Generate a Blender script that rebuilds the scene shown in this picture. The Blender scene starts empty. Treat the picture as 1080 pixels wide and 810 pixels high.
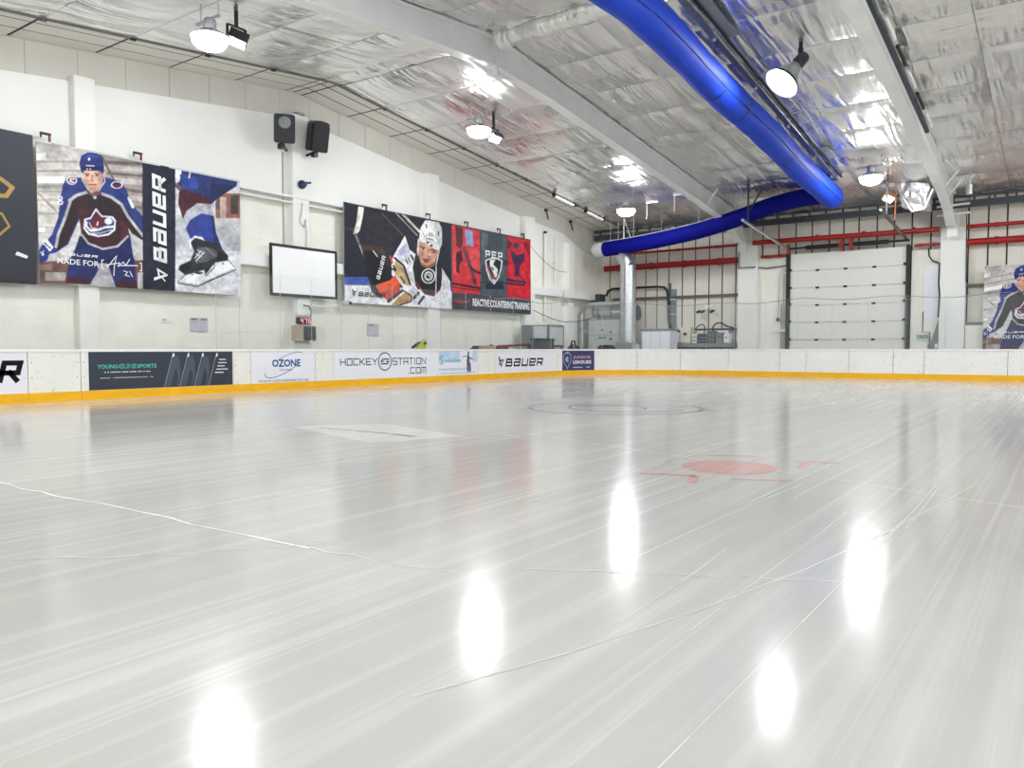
import bpy, bmesh, math, random
import numpy as np
from mathutils import Vector, Matrix, noise as mnoise

# ------------------------------------------------------------------ camera, world, exposure
scene = bpy.context.scene
COL = scene.collection
CAM_H = 1.07
cam_data = bpy.data.cameras.new('camera')
cam = bpy.data.objects.new('camera', cam_data)
COL.objects.link(cam)
cam_data.sensor_width = 36.0
cam_data.lens = 825.0 / 1080.0 * 36.0
cam_data.clip_end = 300
cam.location = (0, 0, CAM_H)
cam.rotation_euler = (math.radians(90 - 2.55), 0, math.radians(35.5))
scene.camera = cam

world = bpy.data.worlds.new('world')
scene.world = world
world.use_nodes = True
world.node_tree.nodes['Background'].inputs[0].default_value = (0.9, 0.95, 1.0, 1)
world.node_tree.nodes['Background'].inputs[1].default_value = 0.05

scene.view_settings.view_transform = 'Standard'
scene.view_settings.look = 'None'
scene.view_settings.gamma = 1.0
scene.view_settings.use_curve_mapping = False
scene.view_settings.exposure = 0.15
LAMP_POWER = 130.0          # radiance of every high-bay lamp bowl
scene.cycles.max_bounces = 10
scene.cycles.diffuse_bounces = 6
scene.cycles.glossy_bounces = 4
scene.cycles.transparent_max_bounces = 16

# ------------------------------------------------------------------ dimensions of the hall (metres)
XW, YW = -19.3, 34.78            # inner faces of the left gable wall and the far eaves wall
XR, YN = 14.0, -3.4              # right and near walls (behind the camera)
RY, RZ, SL = 15.7, 8.83, 0.107   # ridge line and roof slope
FZ = -0.03                       # concrete floor
XB, YB, RB = -16.8, 30.8, 4.5    # rink boards and their corner radius
BH = 1.07                        # board height
def roof(y): return RZ - SL * abs(y - RY)

# ------------------------------------------------------------------ materials
def srgb(c):
    return tuple(((v/255.0)/12.92 if v/255.0 <= 0.04045 else ((v/255.0+0.055)/1.055)**2.4) for v in c) + (1.0,)

MATS = {}
def mat(name, col, rough=0.5, metal=0.0, var=0.08, scale=3.0, bump=0.0, bscale=20.0, emit=0.0, spec=0.5, stretch=None):
    if name in MATS: return MATS[name]
    m = bpy.data.materials.new(name); m.use_nodes = True
    nt = m.node_tree; b = nt.nodes['Principled BSDF']
    base = srgb(col)
    b.inputs['Roughness'].default_value = rough
    b.inputs['Metallic'].default_value = metal
    b.inputs['Specular IOR Level'].default_value = spec
    tc = nt.nodes.new('ShaderNodeTexCoord')
    mp = nt.nodes.new('ShaderNodeMapping'); nt.links.new(tc.outputs['Object'], mp.inputs[0])
    if stretch: mp.inputs['Scale'].default_value = stretch
    n = nt.nodes.new('ShaderNodeTexNoise'); n.inputs['Scale'].default_value = scale; n.inputs['Detail'].default_value = 5
    nt.links.new(mp.outputs[0], n.inputs['Vector'])
    r = nt.nodes.new('ShaderNodeMapRange')
    r.inputs[1].default_value = 0.3; r.inputs[2].default_value = 0.7
    r.inputs[3].default_value = 1 - var; r.inputs[4].default_value = 1 + var
    nt.links.new(n.outputs['Fac'], r.inputs[0])
    v = nt.nodes.new('ShaderNodeVectorMath'); v.operation = 'SCALE'
    v.inputs[0].default_value = base[:3]; nt.links.new(r.outputs[0], v.inputs['Scale'])
    nt.links.new(v.outputs[0], b.inputs['Base Color'])
    if bump:
        n2 = nt.nodes.new('ShaderNodeTexNoise'); n2.inputs['Scale'].default_value = bscale; n2.inputs['Detail'].default_value = 4
        nt.links.new(mp.outputs[0], n2.inputs['Vector'])
        bp = nt.nodes.new('ShaderNodeBump'); bp.inputs['Strength'].default_value = bump; bp.inputs['Distance'].default_value = 0.02
        nt.links.new(n2.outputs['Fac'], bp.inputs['Height']); nt.links.new(bp.outputs[0], b.inputs['Normal'])
    if emit:
        b.inputs['Emission Color'].default_value = base; b.inputs['Emission Strength'].default_value = emit
    MATS[name] = m
    return m

def print_material(name):
    m = bpy.data.materials.new(name); m.use_nodes = True
    nt = m.node_tree; b = nt.nodes['Principled BSDF']
    a = nt.nodes.new('ShaderNodeVertexColor'); a.layer_name = 'print'
    n = nt.nodes.new('ShaderNodeTexNoise'); n.inputs['Scale'].default_value = 9
    r = nt.nodes.new('ShaderNodeMapRange'); r.inputs[3].default_value = 0.93; r.inputs[4].default_value = 1.07
    v = nt.nodes.new('ShaderNodeVectorMath'); v.operation = 'SCALE'
    nt.links.new(n.outputs['Fac'], r.inputs[0]); nt.links.new(r.outputs[0], v.inputs['Scale'])
    nt.links.new(a.outputs['Color'], v.inputs[0]); nt.links.new(v.outputs[0], b.inputs['Base Color'])
    b.inputs['Roughness'].default_value = 0.55; b.inputs['Specular IOR Level'].default_value = 0.3
    return m

M_WALLWHITE = mat('white_wall_paint', (238, 238, 234), 0.55, var=0.03, scale=0.6, bump=0.08, bscale=8)
M_BLOCK     = mat('painted_blockwork', (242, 240, 230), 0.6, var=0.05, scale=1.2, bump=0.25, bscale=30)
M_CLAD      = mat('beige_cladding', (206, 203, 194), 0.5, var=0.04, scale=0.8, spec=0.35)
M_CLADFAR   = mat('cream_cladding', (228, 223, 212), 0.5, var=0.04, scale=0.8, spec=0.35)
M_DARKJOINT = mat('dark_joint', (52, 50, 48), 0.7)
M_GREYJOINT = mat('grey_joint', (150, 146, 138), 0.7)
M_PALEJOINT = mat('pale_joint', (206, 203, 194), 0.7)
M_TILE      = mat('ceiling_tile_white', (226, 222, 214), 0.7, var=0.03, scale=2)
M_STEELW    = mat('white_steel_paint', (236, 236, 234), 0.35, var=0.04, scale=1.5)
M_STEELD    = mat('dark_steel', (54, 60, 70), 0.45, var=0.15)
M_BLACK     = mat('black_plastic', (22, 22, 26), 0.4)
M_GRILLE    = mat('speaker_grille', (40, 42, 50), 0.55)
M_DARK      = mat('dark_rubber', (40, 40, 42), 0.6)
M_RAIL      = mat('grey_rail', (98, 96, 92), 0.5)
M_RED       = mat('red_pipe_paint', (158, 20, 22), 0.35, var=0.12)
M_GALV      = mat('galvanised_steel', (196, 200, 204), 0.28, metal=0.9, var=0.12, scale=6)
M_GREYBOX   = mat('grey_enamel', (188, 194, 194), 0.4)
M_GREYMID   = mat('mid_grey_enamel', (128, 136, 138), 0.45)
M_BEIGE     = mat('beige_enamel', (176, 164, 138), 0.5)
M_CREAMBOX  = mat('cream_enamel', (226, 220, 202), 0.45)
M_GREEN     = mat('green_grey_enamel', (94, 108, 92), 0.5)
M_BLUE      = mat('blue_duct_fabric', (0, 58, 190), 0.6, var=0.10, scale=1.6, bump=0.25, bscale=5, stretch=(1, 0.4, 1), spec=0.3)
M_BLUESHADE     = mat('shaded_blue_duct_fabric', (2, 8, 116), 0.8, var=0.08, scale=1.6, bump=0.2, bscale=5, spec=0.15)  # blue duct fabric with the branch's shadow put into its colour
M_ZIP       = mat('duct_zip', (10, 20, 70), 0.6)
M_FOILCAP   = mat('pale_fabric', (206, 208, 210), 0.5)
M_DOOR      = mat('door_panel_white', (232, 231, 224), 0.4, var=0.03, bump=0.05, bscale=40, stretch=(1, 1, 8))
M_YELLOW    = mat('yellow_kick_plate', (246, 184, 8), 0.3, var=0.08, scale=2, stretch=(1, 1, 4))
M_CAP       = mat('white_cap_rail', (246, 246, 246), 0.3, var=0.02)
M_COOLWHITE = mat('cool_white_vinyl', (238, 238, 246), 0.35, var=0.02)
M_NAVYVINYL = mat('dark_navy_vinyl', (44, 50, 66), 0.4, var=0.06)
M_PURPLEVIN = mat('purple_navy_vinyl', (50, 50, 106), 0.4, var=0.05)
M_INK       = mat('black_ink', (12, 12, 15), 0.6, var=0.02, spec=0.2)
M_INKGREY   = mat('grey_ink', (84, 88, 100), 0.5)
M_INKBLUE   = mat('blue_ink', (18, 92, 150), 0.5)
M_INKNAVY   = mat('navy_ink', (40, 62, 110), 0.5)
M_INKTEAL   = mat('teal_ink', (70, 200, 186), 0.5)
M_INKWHITE  = mat('white_ink', (242, 242, 242), 0.5)
M_INKPALE   = mat('pale_grey_ink', (170, 178, 190), 0.5)
M_INKSLATE  = mat('slate_ink', (70, 82, 100), 0.5)
M_INKORANGE = mat('orange_grey_ink', (206, 160, 130), 0.5)
M_INKSKY    = mat('sky_ink', (192, 216, 236), 0.5)
M_INKSEA    = mat('sea_ink', (116, 170, 194), 0.5)
M_WHITEBRD  = mat('whiteboard_enamel', (250, 250, 250), 0.25, var=0.01)
M_BANNERBLK = mat('black_banner_vinyl', (40, 43, 56), 0.55, var=0.05, bump=0.2, bscale=3)
M_GOLD      = mat('gold_ink', (170, 140, 70), 0.5)
M_SIGNGREEN = mat('sign_green', (20, 120, 84), 0.5)
M_CABLE     = mat('black_cable', (36, 38, 36), 0.6)
M_PALECABLE = mat('pale_cable', (190, 190, 186), 0.6)
M_HIVIS     = mat('yellow_green_plastic', (206, 214, 70), 0.5)
M_CRATE     = mat('tan_plastic', (186, 158, 120), 0.6)
M_DKRED     = mat('dark_red_paint', (122, 34, 40), 0.5)
M_COPPER    = mat('orange_cable', (190, 120, 70), 0.5)
M_CONCRETE  = mat('grey_concrete', (150, 148, 142), 0.7, var=0.12, scale=1.5, bump=0.2)
M_PRINT     = print_material('printed_vinyl')

def board_mat(name, col, dirt):
    m = mat(name, col, 0.32, var=0.02, scale=1)
    nt = m.node_tree; b = nt.nodes['Principled BSDF']
    src = b.inputs['Base Color'].links[0].from_socket
    tc = nt.nodes.new('ShaderNodeTexCoord')
    n = nt.nodes.new('ShaderNodeTexNoise'); n.inputs['Scale'].default_value = 7; n.inputs['Detail'].default_value = 9; n.inputs['Roughness'].default_value = 0.75
    nt.links.new(tc.outputs['Object'], n.inputs['Vector'])
    r = nt.nodes.new('ShaderNodeMapRange'); r.inputs[1].default_value = 0.56; r.inputs[2].default_value = 0.74; r.inputs[3].default_value = 0; r.inputs[4].default_value = dirt
    nt.links.new(n.outputs['Fac'], r.inputs[0])
    mx = nt.nodes.new('ShaderNodeMixRGB'); mx.inputs[2].default_value = srgb((150, 140, 120))
    nt.links.new(r.outputs[0], mx.inputs[0]); nt.links.new(src, mx.inputs[1]); nt.links.new(mx.outputs[0], b.inputs['Base Color'])
    return m
M_BOARD  = board_mat('white_board_plastic', (240, 239, 236), 0.45)
M_BOARDC = board_mat('cream_board_plastic', (240, 238, 230), 0.7)

def foil_material():
    m = bpy.data.materials.new('silver_foil'); m.use_nodes = True
    nt = m.node_tree; b = nt.nodes['Principled BSDF']
    b.inputs['Metallic'].default_value = 0.92
    b.inputs['Base Color'].default_value = (0.87, 0.86, 0.845, 1)
    b.inputs['Roughness'].default_value = 0.33
    g = nt.nodes.new('ShaderNodeNewGeometry')
    hs = []
    for sc, st, rg in ((1.0, (2.4, 0.26, 1), 0.6), (1.0, (0.6, 0.5, 1), 0.5), (1.0, (0.8, 5, 1), 0.4)):
        mp = nt.nodes.new('ShaderNodeMapping'); mp.inputs['Scale'].default_value = st; mp.inputs['Rotation'].default_value = (0, 0, 0.25 * len(hs))
        n = nt.nodes.new('ShaderNodeTexNoise'); n.inputs['Scale'].default_value = sc; n.inputs['Detail'].default_value = 2.2; n.inputs['Roughness'].default_value = rg
        n.inputs['Distortion'].default_value = 0.35
        nt.links.new(g.outputs['Position'], mp.inputs[0]); nt.links.new(mp.outputs[0], n.inputs['Vector']); hs.append(n.outputs['Fac'])
    a = nt.nodes.new('ShaderNodeMath'); a.operation = 'MULTIPLY_ADD'; a.inputs[1].default_value = 0.8
    nt.links.new(hs[1], a.inputs[0]); nt.links.new(hs[0], a.inputs[2])
    a2 = nt.nodes.new('ShaderNodeMath'); a2.operation = 'MULTIPLY_ADD'; a2.inputs[1].default_value = 0.10
    nt.links.new(hs[2], a2.inputs[0]); nt.links.new(a.outputs[0], a2.inputs[2])
    bp = nt.nodes.new('ShaderNodeBump'); bp.inputs['Strength'].default_value = 0.9; bp.inputs['Distance'].default_value = 0.14
    nt.links.new(a2.outputs[0], bp.inputs['Height']); nt.links.new(bp.outputs[0], b.inputs['Normal'])
    r = nt.nodes.new('ShaderNodeMapRange'); r.inputs[1].default_value = 0.3; r.inputs[2].default_value = 0.7; r.inputs[3].default_value = 0.20; r.inputs[4].default_value = 0.36
    nt.links.new(hs[1], r.inputs[0]); nt.links.new(r.outputs[0], b.inputs['Roughness'])
    return m
M_FOIL = foil_material()

def ice_material(name, col, mark=False):
    m = bpy.data.materials.new(name); m.use_nodes = True
    nt = m.node_tree; b = nt.nodes['Principled BSDF']
    b.inputs['IOR'].default_value = 1.31
    g = nt.nodes.new('ShaderNodeNewGeometry')
    def tex(st, detail, rough=0.55, rot=0.0, dist=0.0):
        mp = nt.nodes.new('ShaderNodeMapping'); mp.inputs['Scale'].default_value = st; mp.inputs['Rotation'].default_value = (0, 0, rot)
        n = nt.nodes.new('ShaderNodeTexNoise'); n.inputs['Scale'].default_value = 1; n.inputs['Detail'].default_value = detail; n.inputs['Roughness'].default_value = rough; n.inputs['Distortion'].default_value = dist
        nt.links.new(g.outputs['Position'], mp.inputs[0]); nt.links.new(mp.outputs[0], n.inputs['Vector'])
        return n.outputs['Fac']
    def rng(f, a, b_, c, d):
        r = nt.nodes.new('ShaderNodeMapRange'); r.inputs[1].default_value = a; r.inputs[2].default_value = b_; r.inputs[3].default_value = c; r.inputs[4].default_value = d
        nt.links.new(f, r.inputs[0]); return r.outputs[0]
    streak = tex((7, 0.12, 1), 5, 0.6, 0.04)        # resurfacer and skate tracks along the rink
    broad = tex((0.5, 0.16, 1), 3, 0.5, 0.03)
    fine = tex((40, 3, 1), 4, 0.6, -0.03)
    mott = tex((2.2, 1.6, 1), 6, 0.65, 0, 0.4)
    mx = nt.nodes.new('ShaderNodeMixRGB'); mx.inputs[1].default_value = srgb(col); mx.inputs[2].default_value = srgb(tuple(min(250, c + 20) for c in col))
    thin = tex((17, 0.10, 1), 4, 0.65, 0.02)
    sm = nt.nodes.new('ShaderNodeMath'); sm.operation = 'MAXIMUM'
    nt.links.new(rng(streak, 0.50, 0.72, 0, 0.8), sm.inputs[0]); nt.links.new(rng(thin, 0.55, 0.74, 0, 1.0), sm.inputs[1])
    nt.links.new(sm.outputs[0], mx.inputs[0])
    mx2 = nt.nodes.new('ShaderNodeMixRGB'); mx2.blend_type = 'MULTIPLY'; mx2.inputs[0].default_value = 1
    s = nt.nodes.new('ShaderNodeMath'); s.operation = 'MULTIPLY'
    nt.links.new(rng(broad, 0.3, 0.7, 0.965, 1.02), s.inputs[0]); nt.links.new(rng(mott, 0.3, 0.7, 0.975, 1.02), s.inputs[1])
    nt.links.new(mx.outputs[0], mx2.inputs[1]); nt.links.new(s.outputs[0], mx2.inputs[2])
    nt.links.new(mx2.outputs[0], b.inputs['Base Color'])
    ra = nt.nodes.new('ShaderNodeMath'); ra.operation = 'ADD'
    nt.links.new(rng(thin, 0.50, 0.75, 0.0, 0.09), ra.inputs[0]); nt.links.new(rng(broad, 0.3, 0.7, 0.105, 0.165), ra.inputs[1])
    nt.links.new(ra.outputs[0], b.inputs['Roughness'])
    ha = nt.nodes.new('ShaderNodeMath'); ha.operation = 'MULTIPLY_ADD'; ha.inputs[1].default_value = 0.35
    nt.links.new(fine, ha.inputs[0]); nt.links.new(streak, ha.inputs[2])
    bp = nt.nodes.new('ShaderNodeBump'); bp.inputs['Strength'].default_value = 0.035; bp.inputs['Distance'].default_value = 0.008
    nt.links.new(ha.outputs[0], bp.inputs['Height']); nt.links.new(bp.outputs[0], b.inputs['Normal'])
    return m
M_ICE      = ice_material('ice', (190, 189, 184))
M_ICEWHITE = ice_material('ice_white_mark', (212, 211, 206))
M_FROST = mat('frosted_scratch', (240, 240, 238), 0.6)
M_TRACK = mat('skate_track_frost', (226, 225, 220), 0.4)
M_ICEGREY  = ice_material('ice_grey_mark', (150, 152, 154))
M_ICEPALE  = ice_material('ice_pale_grey_mark', (142, 144, 148))
M_ICERED   = ice_material('ice_red_mark', (204, 158, 156))

def glass_material():
    m = bpy.data.materials.new('clear_glass'); m.use_nodes = True
    nt = m.node_tree; nt.nodes.clear()
    o = nt.nodes.new('ShaderNodeOutputMaterial')
    t = nt.nodes.new('ShaderNodeBsdfTransparent'); t.inputs[0].default_value = (0.99, 0.995, 0.995, 1)
    gl = nt.nodes.new('ShaderNodeBsdfGlossy'); gl.inputs['Roughness'].default_value = 0.05
    d = nt.nodes.new('ShaderNodeBsdfDiffuse'); d.inputs[0].default_value = (0.75, 0.82, 0.84, 1)
    n = nt.nodes.new('ShaderNodeTexNoise'); n.inputs['Scale'].default_value = 1.5
    r = nt.nodes.new('ShaderNodeMapRange'); r.inputs[3].default_value = 0.01; r.inputs[4].default_value = 0.04
    nt.links.new(n.outputs['Fac'], r.inputs[0])
    m1 = nt.nodes.new('ShaderNodeMixShader'); m2 = nt.nodes.new('ShaderNodeMixShader')
    lw = nt.nodes.new('ShaderNodeLayerWeight'); pw = nt.nodes.new('ShaderNodeMath'); pw.operation = 'POWER'; pw.inputs[1].default_value = 5
    nt.links.new(lw.outputs['Facing'], pw.inputs[0])
    f = nt.nodes.new('ShaderNodeMath'); f.operation = 'MULTIPLY_ADD'; f.inputs[1].default_value = 0.25; f.inputs[2].default_value = 0.015; nt.links.new(pw.outputs[0], f.inputs[0])
    nt.links.new(r.outputs[0], m1.inputs[0]); nt.links.new(t.outputs[0], m1.inputs[1]); nt.links.new(d.outputs[0], m1.inputs[2])
    nt.links.new(f.outputs[0], m2.inputs[0]); nt.links.new(m1.outputs[0], m2.inputs[1]); nt.links.new(gl.outputs[0], m2.inputs[2])
    nt.links.new(m2.outputs[0], o.inputs[0])
    return m
M_GLASS = glass_material()

def lamp_material(name, col, strength):
    m = bpy.data.materials.new(name); m.use_nodes = True
    b = m.node_tree.nodes['Principled BSDF']
    b.inputs['Base Color'].default_value = (1, 1, 1, 1)
    b.inputs['Emission Color'].default_value = col; b.inputs['Emission Strength'].default_value = strength
    return m
M_LAMP  = lamp_material('lit_lamp_glass', (0.94, 0.972, 1.0, 1), LAMP_POWER)
M_LAMP2 = lamp_material('lit_floodlight_glass', (1.0, 0.95, 0.86, 1), 30.0)
M_TUBE  = lamp_material('faint_glow_tube', (1.0, 0.99, 0.95, 1), 0.25)  # faint glow put on the unlit tubes along the rail
M_LED   = lamp_material('red_led', (1.0, 0.05, 0.07, 1), 0.6)

# ------------------------------------------------------------------ mesh helpers
class MB:
    def __init__(s): s.v = []; s.f = []; s.smooth = False
    def face(s, pts):
        n = len(s.v); s.v += [tuple(p) for p in pts]; s.f.append(tuple(range(n, n + len(pts)))); return s
    def box(s, x0, x1, y0, y1, z0, z1):
        n = len(s.v)
        s.v += [(x0,y0,z0),(x1,y0,z0),(x1,y1,z0),(x0,y1,z0),(x0,y0,z1),(x1,y0,z1),(x1,y1,z1),(x0,y1,z1)]
        s.f += [tuple(n+i for i in q) for q in ((0,3,2,1),(4,5,6,7),(0,1,5,4),(1,2,6,5),(2,3,7,6),(3,0,4,7))]
        return s
    def bevbox(s, x0, x1, y0, y1, z0, z1, b=0.01):
        bm = bmesh.new(); bmesh.ops.create_cube(bm, size=1)
        for v in bm.verts:
            v.co = ((x0+x1)/2 + v.co.x*(x1-x0), (y0+y1)/2 + v.co.y*(y1-y0), (z0+z1)/2 + v.co.z*(z1-z0))
        bmesh.ops.bevel(bm, geom=bm.edges[:], offset=b, segments=2, affect='EDGES')
        return s.frombm(bm)
    def frombm(s, bm, mtx=None):
        n = len(s.v); bm.verts.index_update()
        s.v += [tuple((mtx @ v.co) if mtx else v.co) for v in bm.verts]
        s.f += [tuple(n + v.index for v in f.verts) for f in bm.faces]
        bm.free(); return s
    def tube(s, pts, r, n=8, cap=True):
        pts = [Vector(p) for p in pts]; rings = []
        rr = r if isinstance(r, (list, tuple)) else [r]*len(pts)
        ref = None
        for i, p in enumerate(pts):
            t = (pts[min(i+1, len(pts)-1)] - pts[max(i-1, 0)]).normalized()
            if ref is None:
                ref = Vector((0,0,1)) if abs(t.z) < 0.9 else Vector((1,0,0))
            a = t.cross(ref).normalized(); b = a.cross(t).normalized(); ref = b
            base = len(s.v)
            for k in range(n):
                an = 2*math.pi*k/n
                s.v.append(tuple(p + a*math.cos(an)*rr[i] + b*math.sin(an)*rr[i]))
            rings.append(base)
        for i in range(len(rings)-1):
            for k in range(n):
                s.f.append((rings[i]+k, rings[i]+(k+1)%n, rings[i+1]+(k+1)%n, rings[i+1]+k))
        if cap:
            s.f.append(tuple(rings[0]+k for k in range(n))[::-1]); s.f.append(tuple(rings[-1]+k for k in range(n)))
        s.smooth = True
        return s
    def bar(s, a, b, w, h):           # rectangular bar from a to b
        a = Vector(a); b = Vector(b); t = (b-a).normalized()
        ref = Vector((0,0,1)) if abs(t.z) < 0.95 else Vector((0,1,0))
        u = t.cross(ref).normalized(); v = u.cross(t).normalized()
        n = len(s.v)
        for p in (a, b):
            for q in ((-1,-1),(1,-1),(1,1),(-1,1)):
                s.v.append(tuple(p + u*q[0]*w/2 + v*q[1]*h/2))
        s.f += [tuple(n+i for i in q) for q in ((3,2,1,0),(4,5,6,7),(0,1,5,4),(1,2,6,5),(2,3,7,6),(3,0,4,7))]
        return s
    def prism(s, poly, axis, a, b):   # polygon (2D) extruded along axis 'x','y' or 'z'
        n = len(s.v); k = len(poly)
        for d in (a, b):
            for p in poly:
                s.v.append((d, p[0], p[1]) if axis == 'x' else ((p[0], d, p[1]) if axis == 'y' else (p[0], p[1], d)))
        s.f.append(tuple(range(n, n+k))[::-1]); s.f.append(tuple(range(n+k, n+2*k)))
        for i in range(k): s.f.append((n+i, n+(i+1)%k, n+k+(i+1)%k, n+k+i))
        return s
    def lathe(s, prof, c=(0,0,0), n=20, axis=None):
        # profile (r, z) revolved round z, optionally turned so z points along axis
        base = len(s.v); R = Matrix.Identity(3)
        if axis is not None: R = Vector((0,0,1)).rotation_difference(Vector(axis).normalized()).to_matrix()
        for r, z in prof:
            for k in range(n):
                an = 2*math.pi*k/n
                s.v.append(tuple(Vector(c) + R @ Vector((r*math.cos(an), r*math.sin(an), z))))
        for i in range(len(prof)-1):
            for k in range(n):
                s.f.append((base+i*n+k, base+i*n+(k+1)%n, base+(i+1)*n+(k+1)%n, base+(i+1)*n+k))
        s.smooth = True
        return s

WL = {}
def link(o, parent=None):
    COL.objects.link(o)
    if parent is not None: o.parent = parent
    return o
def obj(name, mb, material, parent=None, smooth=None):
    off = WL.get(parent.name, Vector((0,0,0))) if parent is not None else Vector((0,0,0))
    me = bpy.data.meshes.new(name)
    me.from_pydata([(v[0]-off.x, v[1]-off.y, v[2]-off.z) for v in mb.v], [], mb.f)
    bm = bmesh.new(); bm.from_mesh(me); bmesh.ops.recalc_face_normals(bm, faces=bm.faces[:]); bm.to_mesh(me); bm.free()
    me.materials.append(material)
    if mb.smooth if smooth is None else smooth:
        for p in me.polygons: p.use_smooth = True
        try: me.set_sharp_from_angle(angle=math.radians(40))
        except Exception: pass
    o = link(bpy.data.objects.new(name, me), parent)
    if parent is not None: WL[o.name] = off.copy()
    else: WL[o.name] = Vector((0,0,0))
    return o
def tag(o, label, cat=None, group=None, kind=None):
    if label: o['label'] = label
    if cat: o['category'] = cat
    if group: o['group'] = group
    if kind: o['kind'] = kind
    return o
def thing(name, label, cat, loc, group=None, kind=None):
    o = link(bpy.data.objects.new(name, None)); o.location = loc; o.empty_display_size = 0.1
    WL[o.name] = Vector(loc)
    return tag(o, label, cat, group, kind)
def struct(name, mb, material, label, cat):
    return tag(obj(name, mb, material), label, cat, kind='structure')
def dup(root, loc, label=None):
    c = root.copy(); COL.objects.link(c); c.location = loc
    if label: c['label'] = label
    WL[c.name] = Vector(loc)
    for ch in list(root.children):
        d = ch.copy(); COL.objects.link(d); d.parent = c
        for g in list(ch.children):
            e = g.copy(); COL.objects.link(e); e.parent = d
    return c

# flat lettering: strokes or the built-in font turned into a mesh, mapped onto any surface by fn(u, v) -> xyz
STROKES = {
 'B': [[(0,0),(0,1),(.86,1),(.86,.53),(0,.53)], [(.86,.53),(1,.47),(1,0),(0,0)]],
 'a': [[(.06,1),(1,1),(1,0),(0,0),(0,.54),(1,.54)]],
 'U': [[(0,1),(0,0),(1,0),(1,1)]],
 'e': [[(1,0),(0,0),(0,1),(1,1),(1,.48),(0,.48)]],
 'R': [[(0,0),(0,1),(1,1),(1,.42),(0,.42)], [(.5,.42),(1,0)]],
 'H': [[(0,0),(0,1)],[(1,0),(1,1)],[(0,.5),(1,.5)]],
 'O': [[(0,0),(0,1),(1,1),(1,0),(0,0)]],
 'C': [[(1,1),(0,1),(0,0),(1,0)]],
 'K': [[(0,0),(0,1)],[(.9,1),(.2,.5),(1,0)],[(0,.5),(.2,.5)]],
 'E': [[(1,1),(0,1),(0,0),(1,0)],[(0,.5),(.85,.5)]],
 'Y': [[(0,1),(.5,.48),(1,1)],[(.5,.48),(.5,0)]],
 'S': [[(1,1),(0,1),(0,.5),(1,.5),(1,0),(0,0)]],
 'T': [[(0,1),(1,1)],[(.5,1),(.5,0)]],
 'A': [[(0,0),(0,1),(1,1),(1,0)],[(0,.42),(1,.42)]],
 'I': [[(.5,0),(.5,1)]],
 'N': [[(0,0),(0,1),(1,0),(1,1)]],
 'M': [[(0,0),(0,1),(1,1),(1,0)],[(.5,1),(.5,0)]],
 'P': [[(0,0),(0,1),(1,1),(1,.42),(0,.42)]],
 '.': [[(.4,0),(.6,0)]],
}
def stroke_poly(mb, pts, w, fn):
    pts = [Vector((p[0], p[1])) for p in pts]
    L, Rr = [], []
    for i, p in enumerate(pts):
        d0 = (p - pts[i-1]).normalized() if i > 0 else None
        d1 = (pts[i+1] - p).normalized() if i < len(pts)-1 else None
        if d0 is None: d0 = d1
        if d1 is None: d1 = d0
        n0 = Vector((-d0.y, d0.x)); n1 = Vector((-d1.y, d1.x))
        n = (n0 + n1)
        if n.length < 0.2: n = n0.copy()
        n.normalize(); k = 1.0 / max(0.45, n.dot(n0))
        q = p.copy()
        if i == 0: q -= d0 * w/2
        if i == len(pts)-1: q += d1 * w/2
        L.append(q + n*w/2*k); Rr.append(q - n*w/2*k)
    for i in range(len(pts)-1):
        mb.face([fn(*L[i]), fn(*Rr[i]), fn(*Rr[i+1]), fn(*L[i+1])])
def stroke_text(mb, text, u0, v0, width, height, w, fn, shear=0.0, gap=0.28, slope=0.0, narrow=()):
    # letters share the width; every letter is 1 unit with a gap
    units = sum((0.35 if c in '.I' else (0.5 if c == ' ' else 1)) for c in text) + gap*(len(text)-1)
    un = width / units; u = u0
    for c in text:
        cw = (0.35 if c in '.I' else (0.5 if c == ' ' else 1)) * un
        for pl in STROKES.get(c, []):
            lw, lh = cw - w, height - w
            pp = [(u + w/2 + a*lw + shear*(w/2 + b*lh), v0 + w/2 + b*lh + slope*(u - u0)) for a, b in pl]
            stroke_poly(mb, pp, w, fn)
        u += cw + gap*un
def font_text(mb, text, u0, v0, width, height, fn, bold=0.0, shear=0.0):
    cu = bpy.data.curves.new('font_outline', 'FONT'); cu.body = text; cu.size = 1; cu.offset = bold; cu.resolution_u = 2
    o = bpy.data.objects.new('font_outline', cu); COL.objects.link(o)
    dg = bpy.context.evaluated_depsgraph_get(); me = bpy.data.meshes.new_from_object(o.evaluated_get(dg))
    vs = [v.co.copy() for v in me.vertices]
    x0 = min(v.x for v in vs); x1 = max(v.x for v in vs); y0 = min(v.y for v in vs); y1 = max(v.y for v in vs)
    n = len(mb.v)
    for v in vs:
        a = (v.x-x0)/(x1-x0)*width; b = (v.y-y0)/(y1-y0)*height
        mb.v.append(tuple(fn(u0 + a + shear*b, v0 + b)))
    for p in me.polygons: mb.f.append(tuple(n+i for i in p.vertices))
    bpy.data.objects.remove(o); bpy.data.curves.remove(cu); bpy.data.meshes.remove(me)

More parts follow.
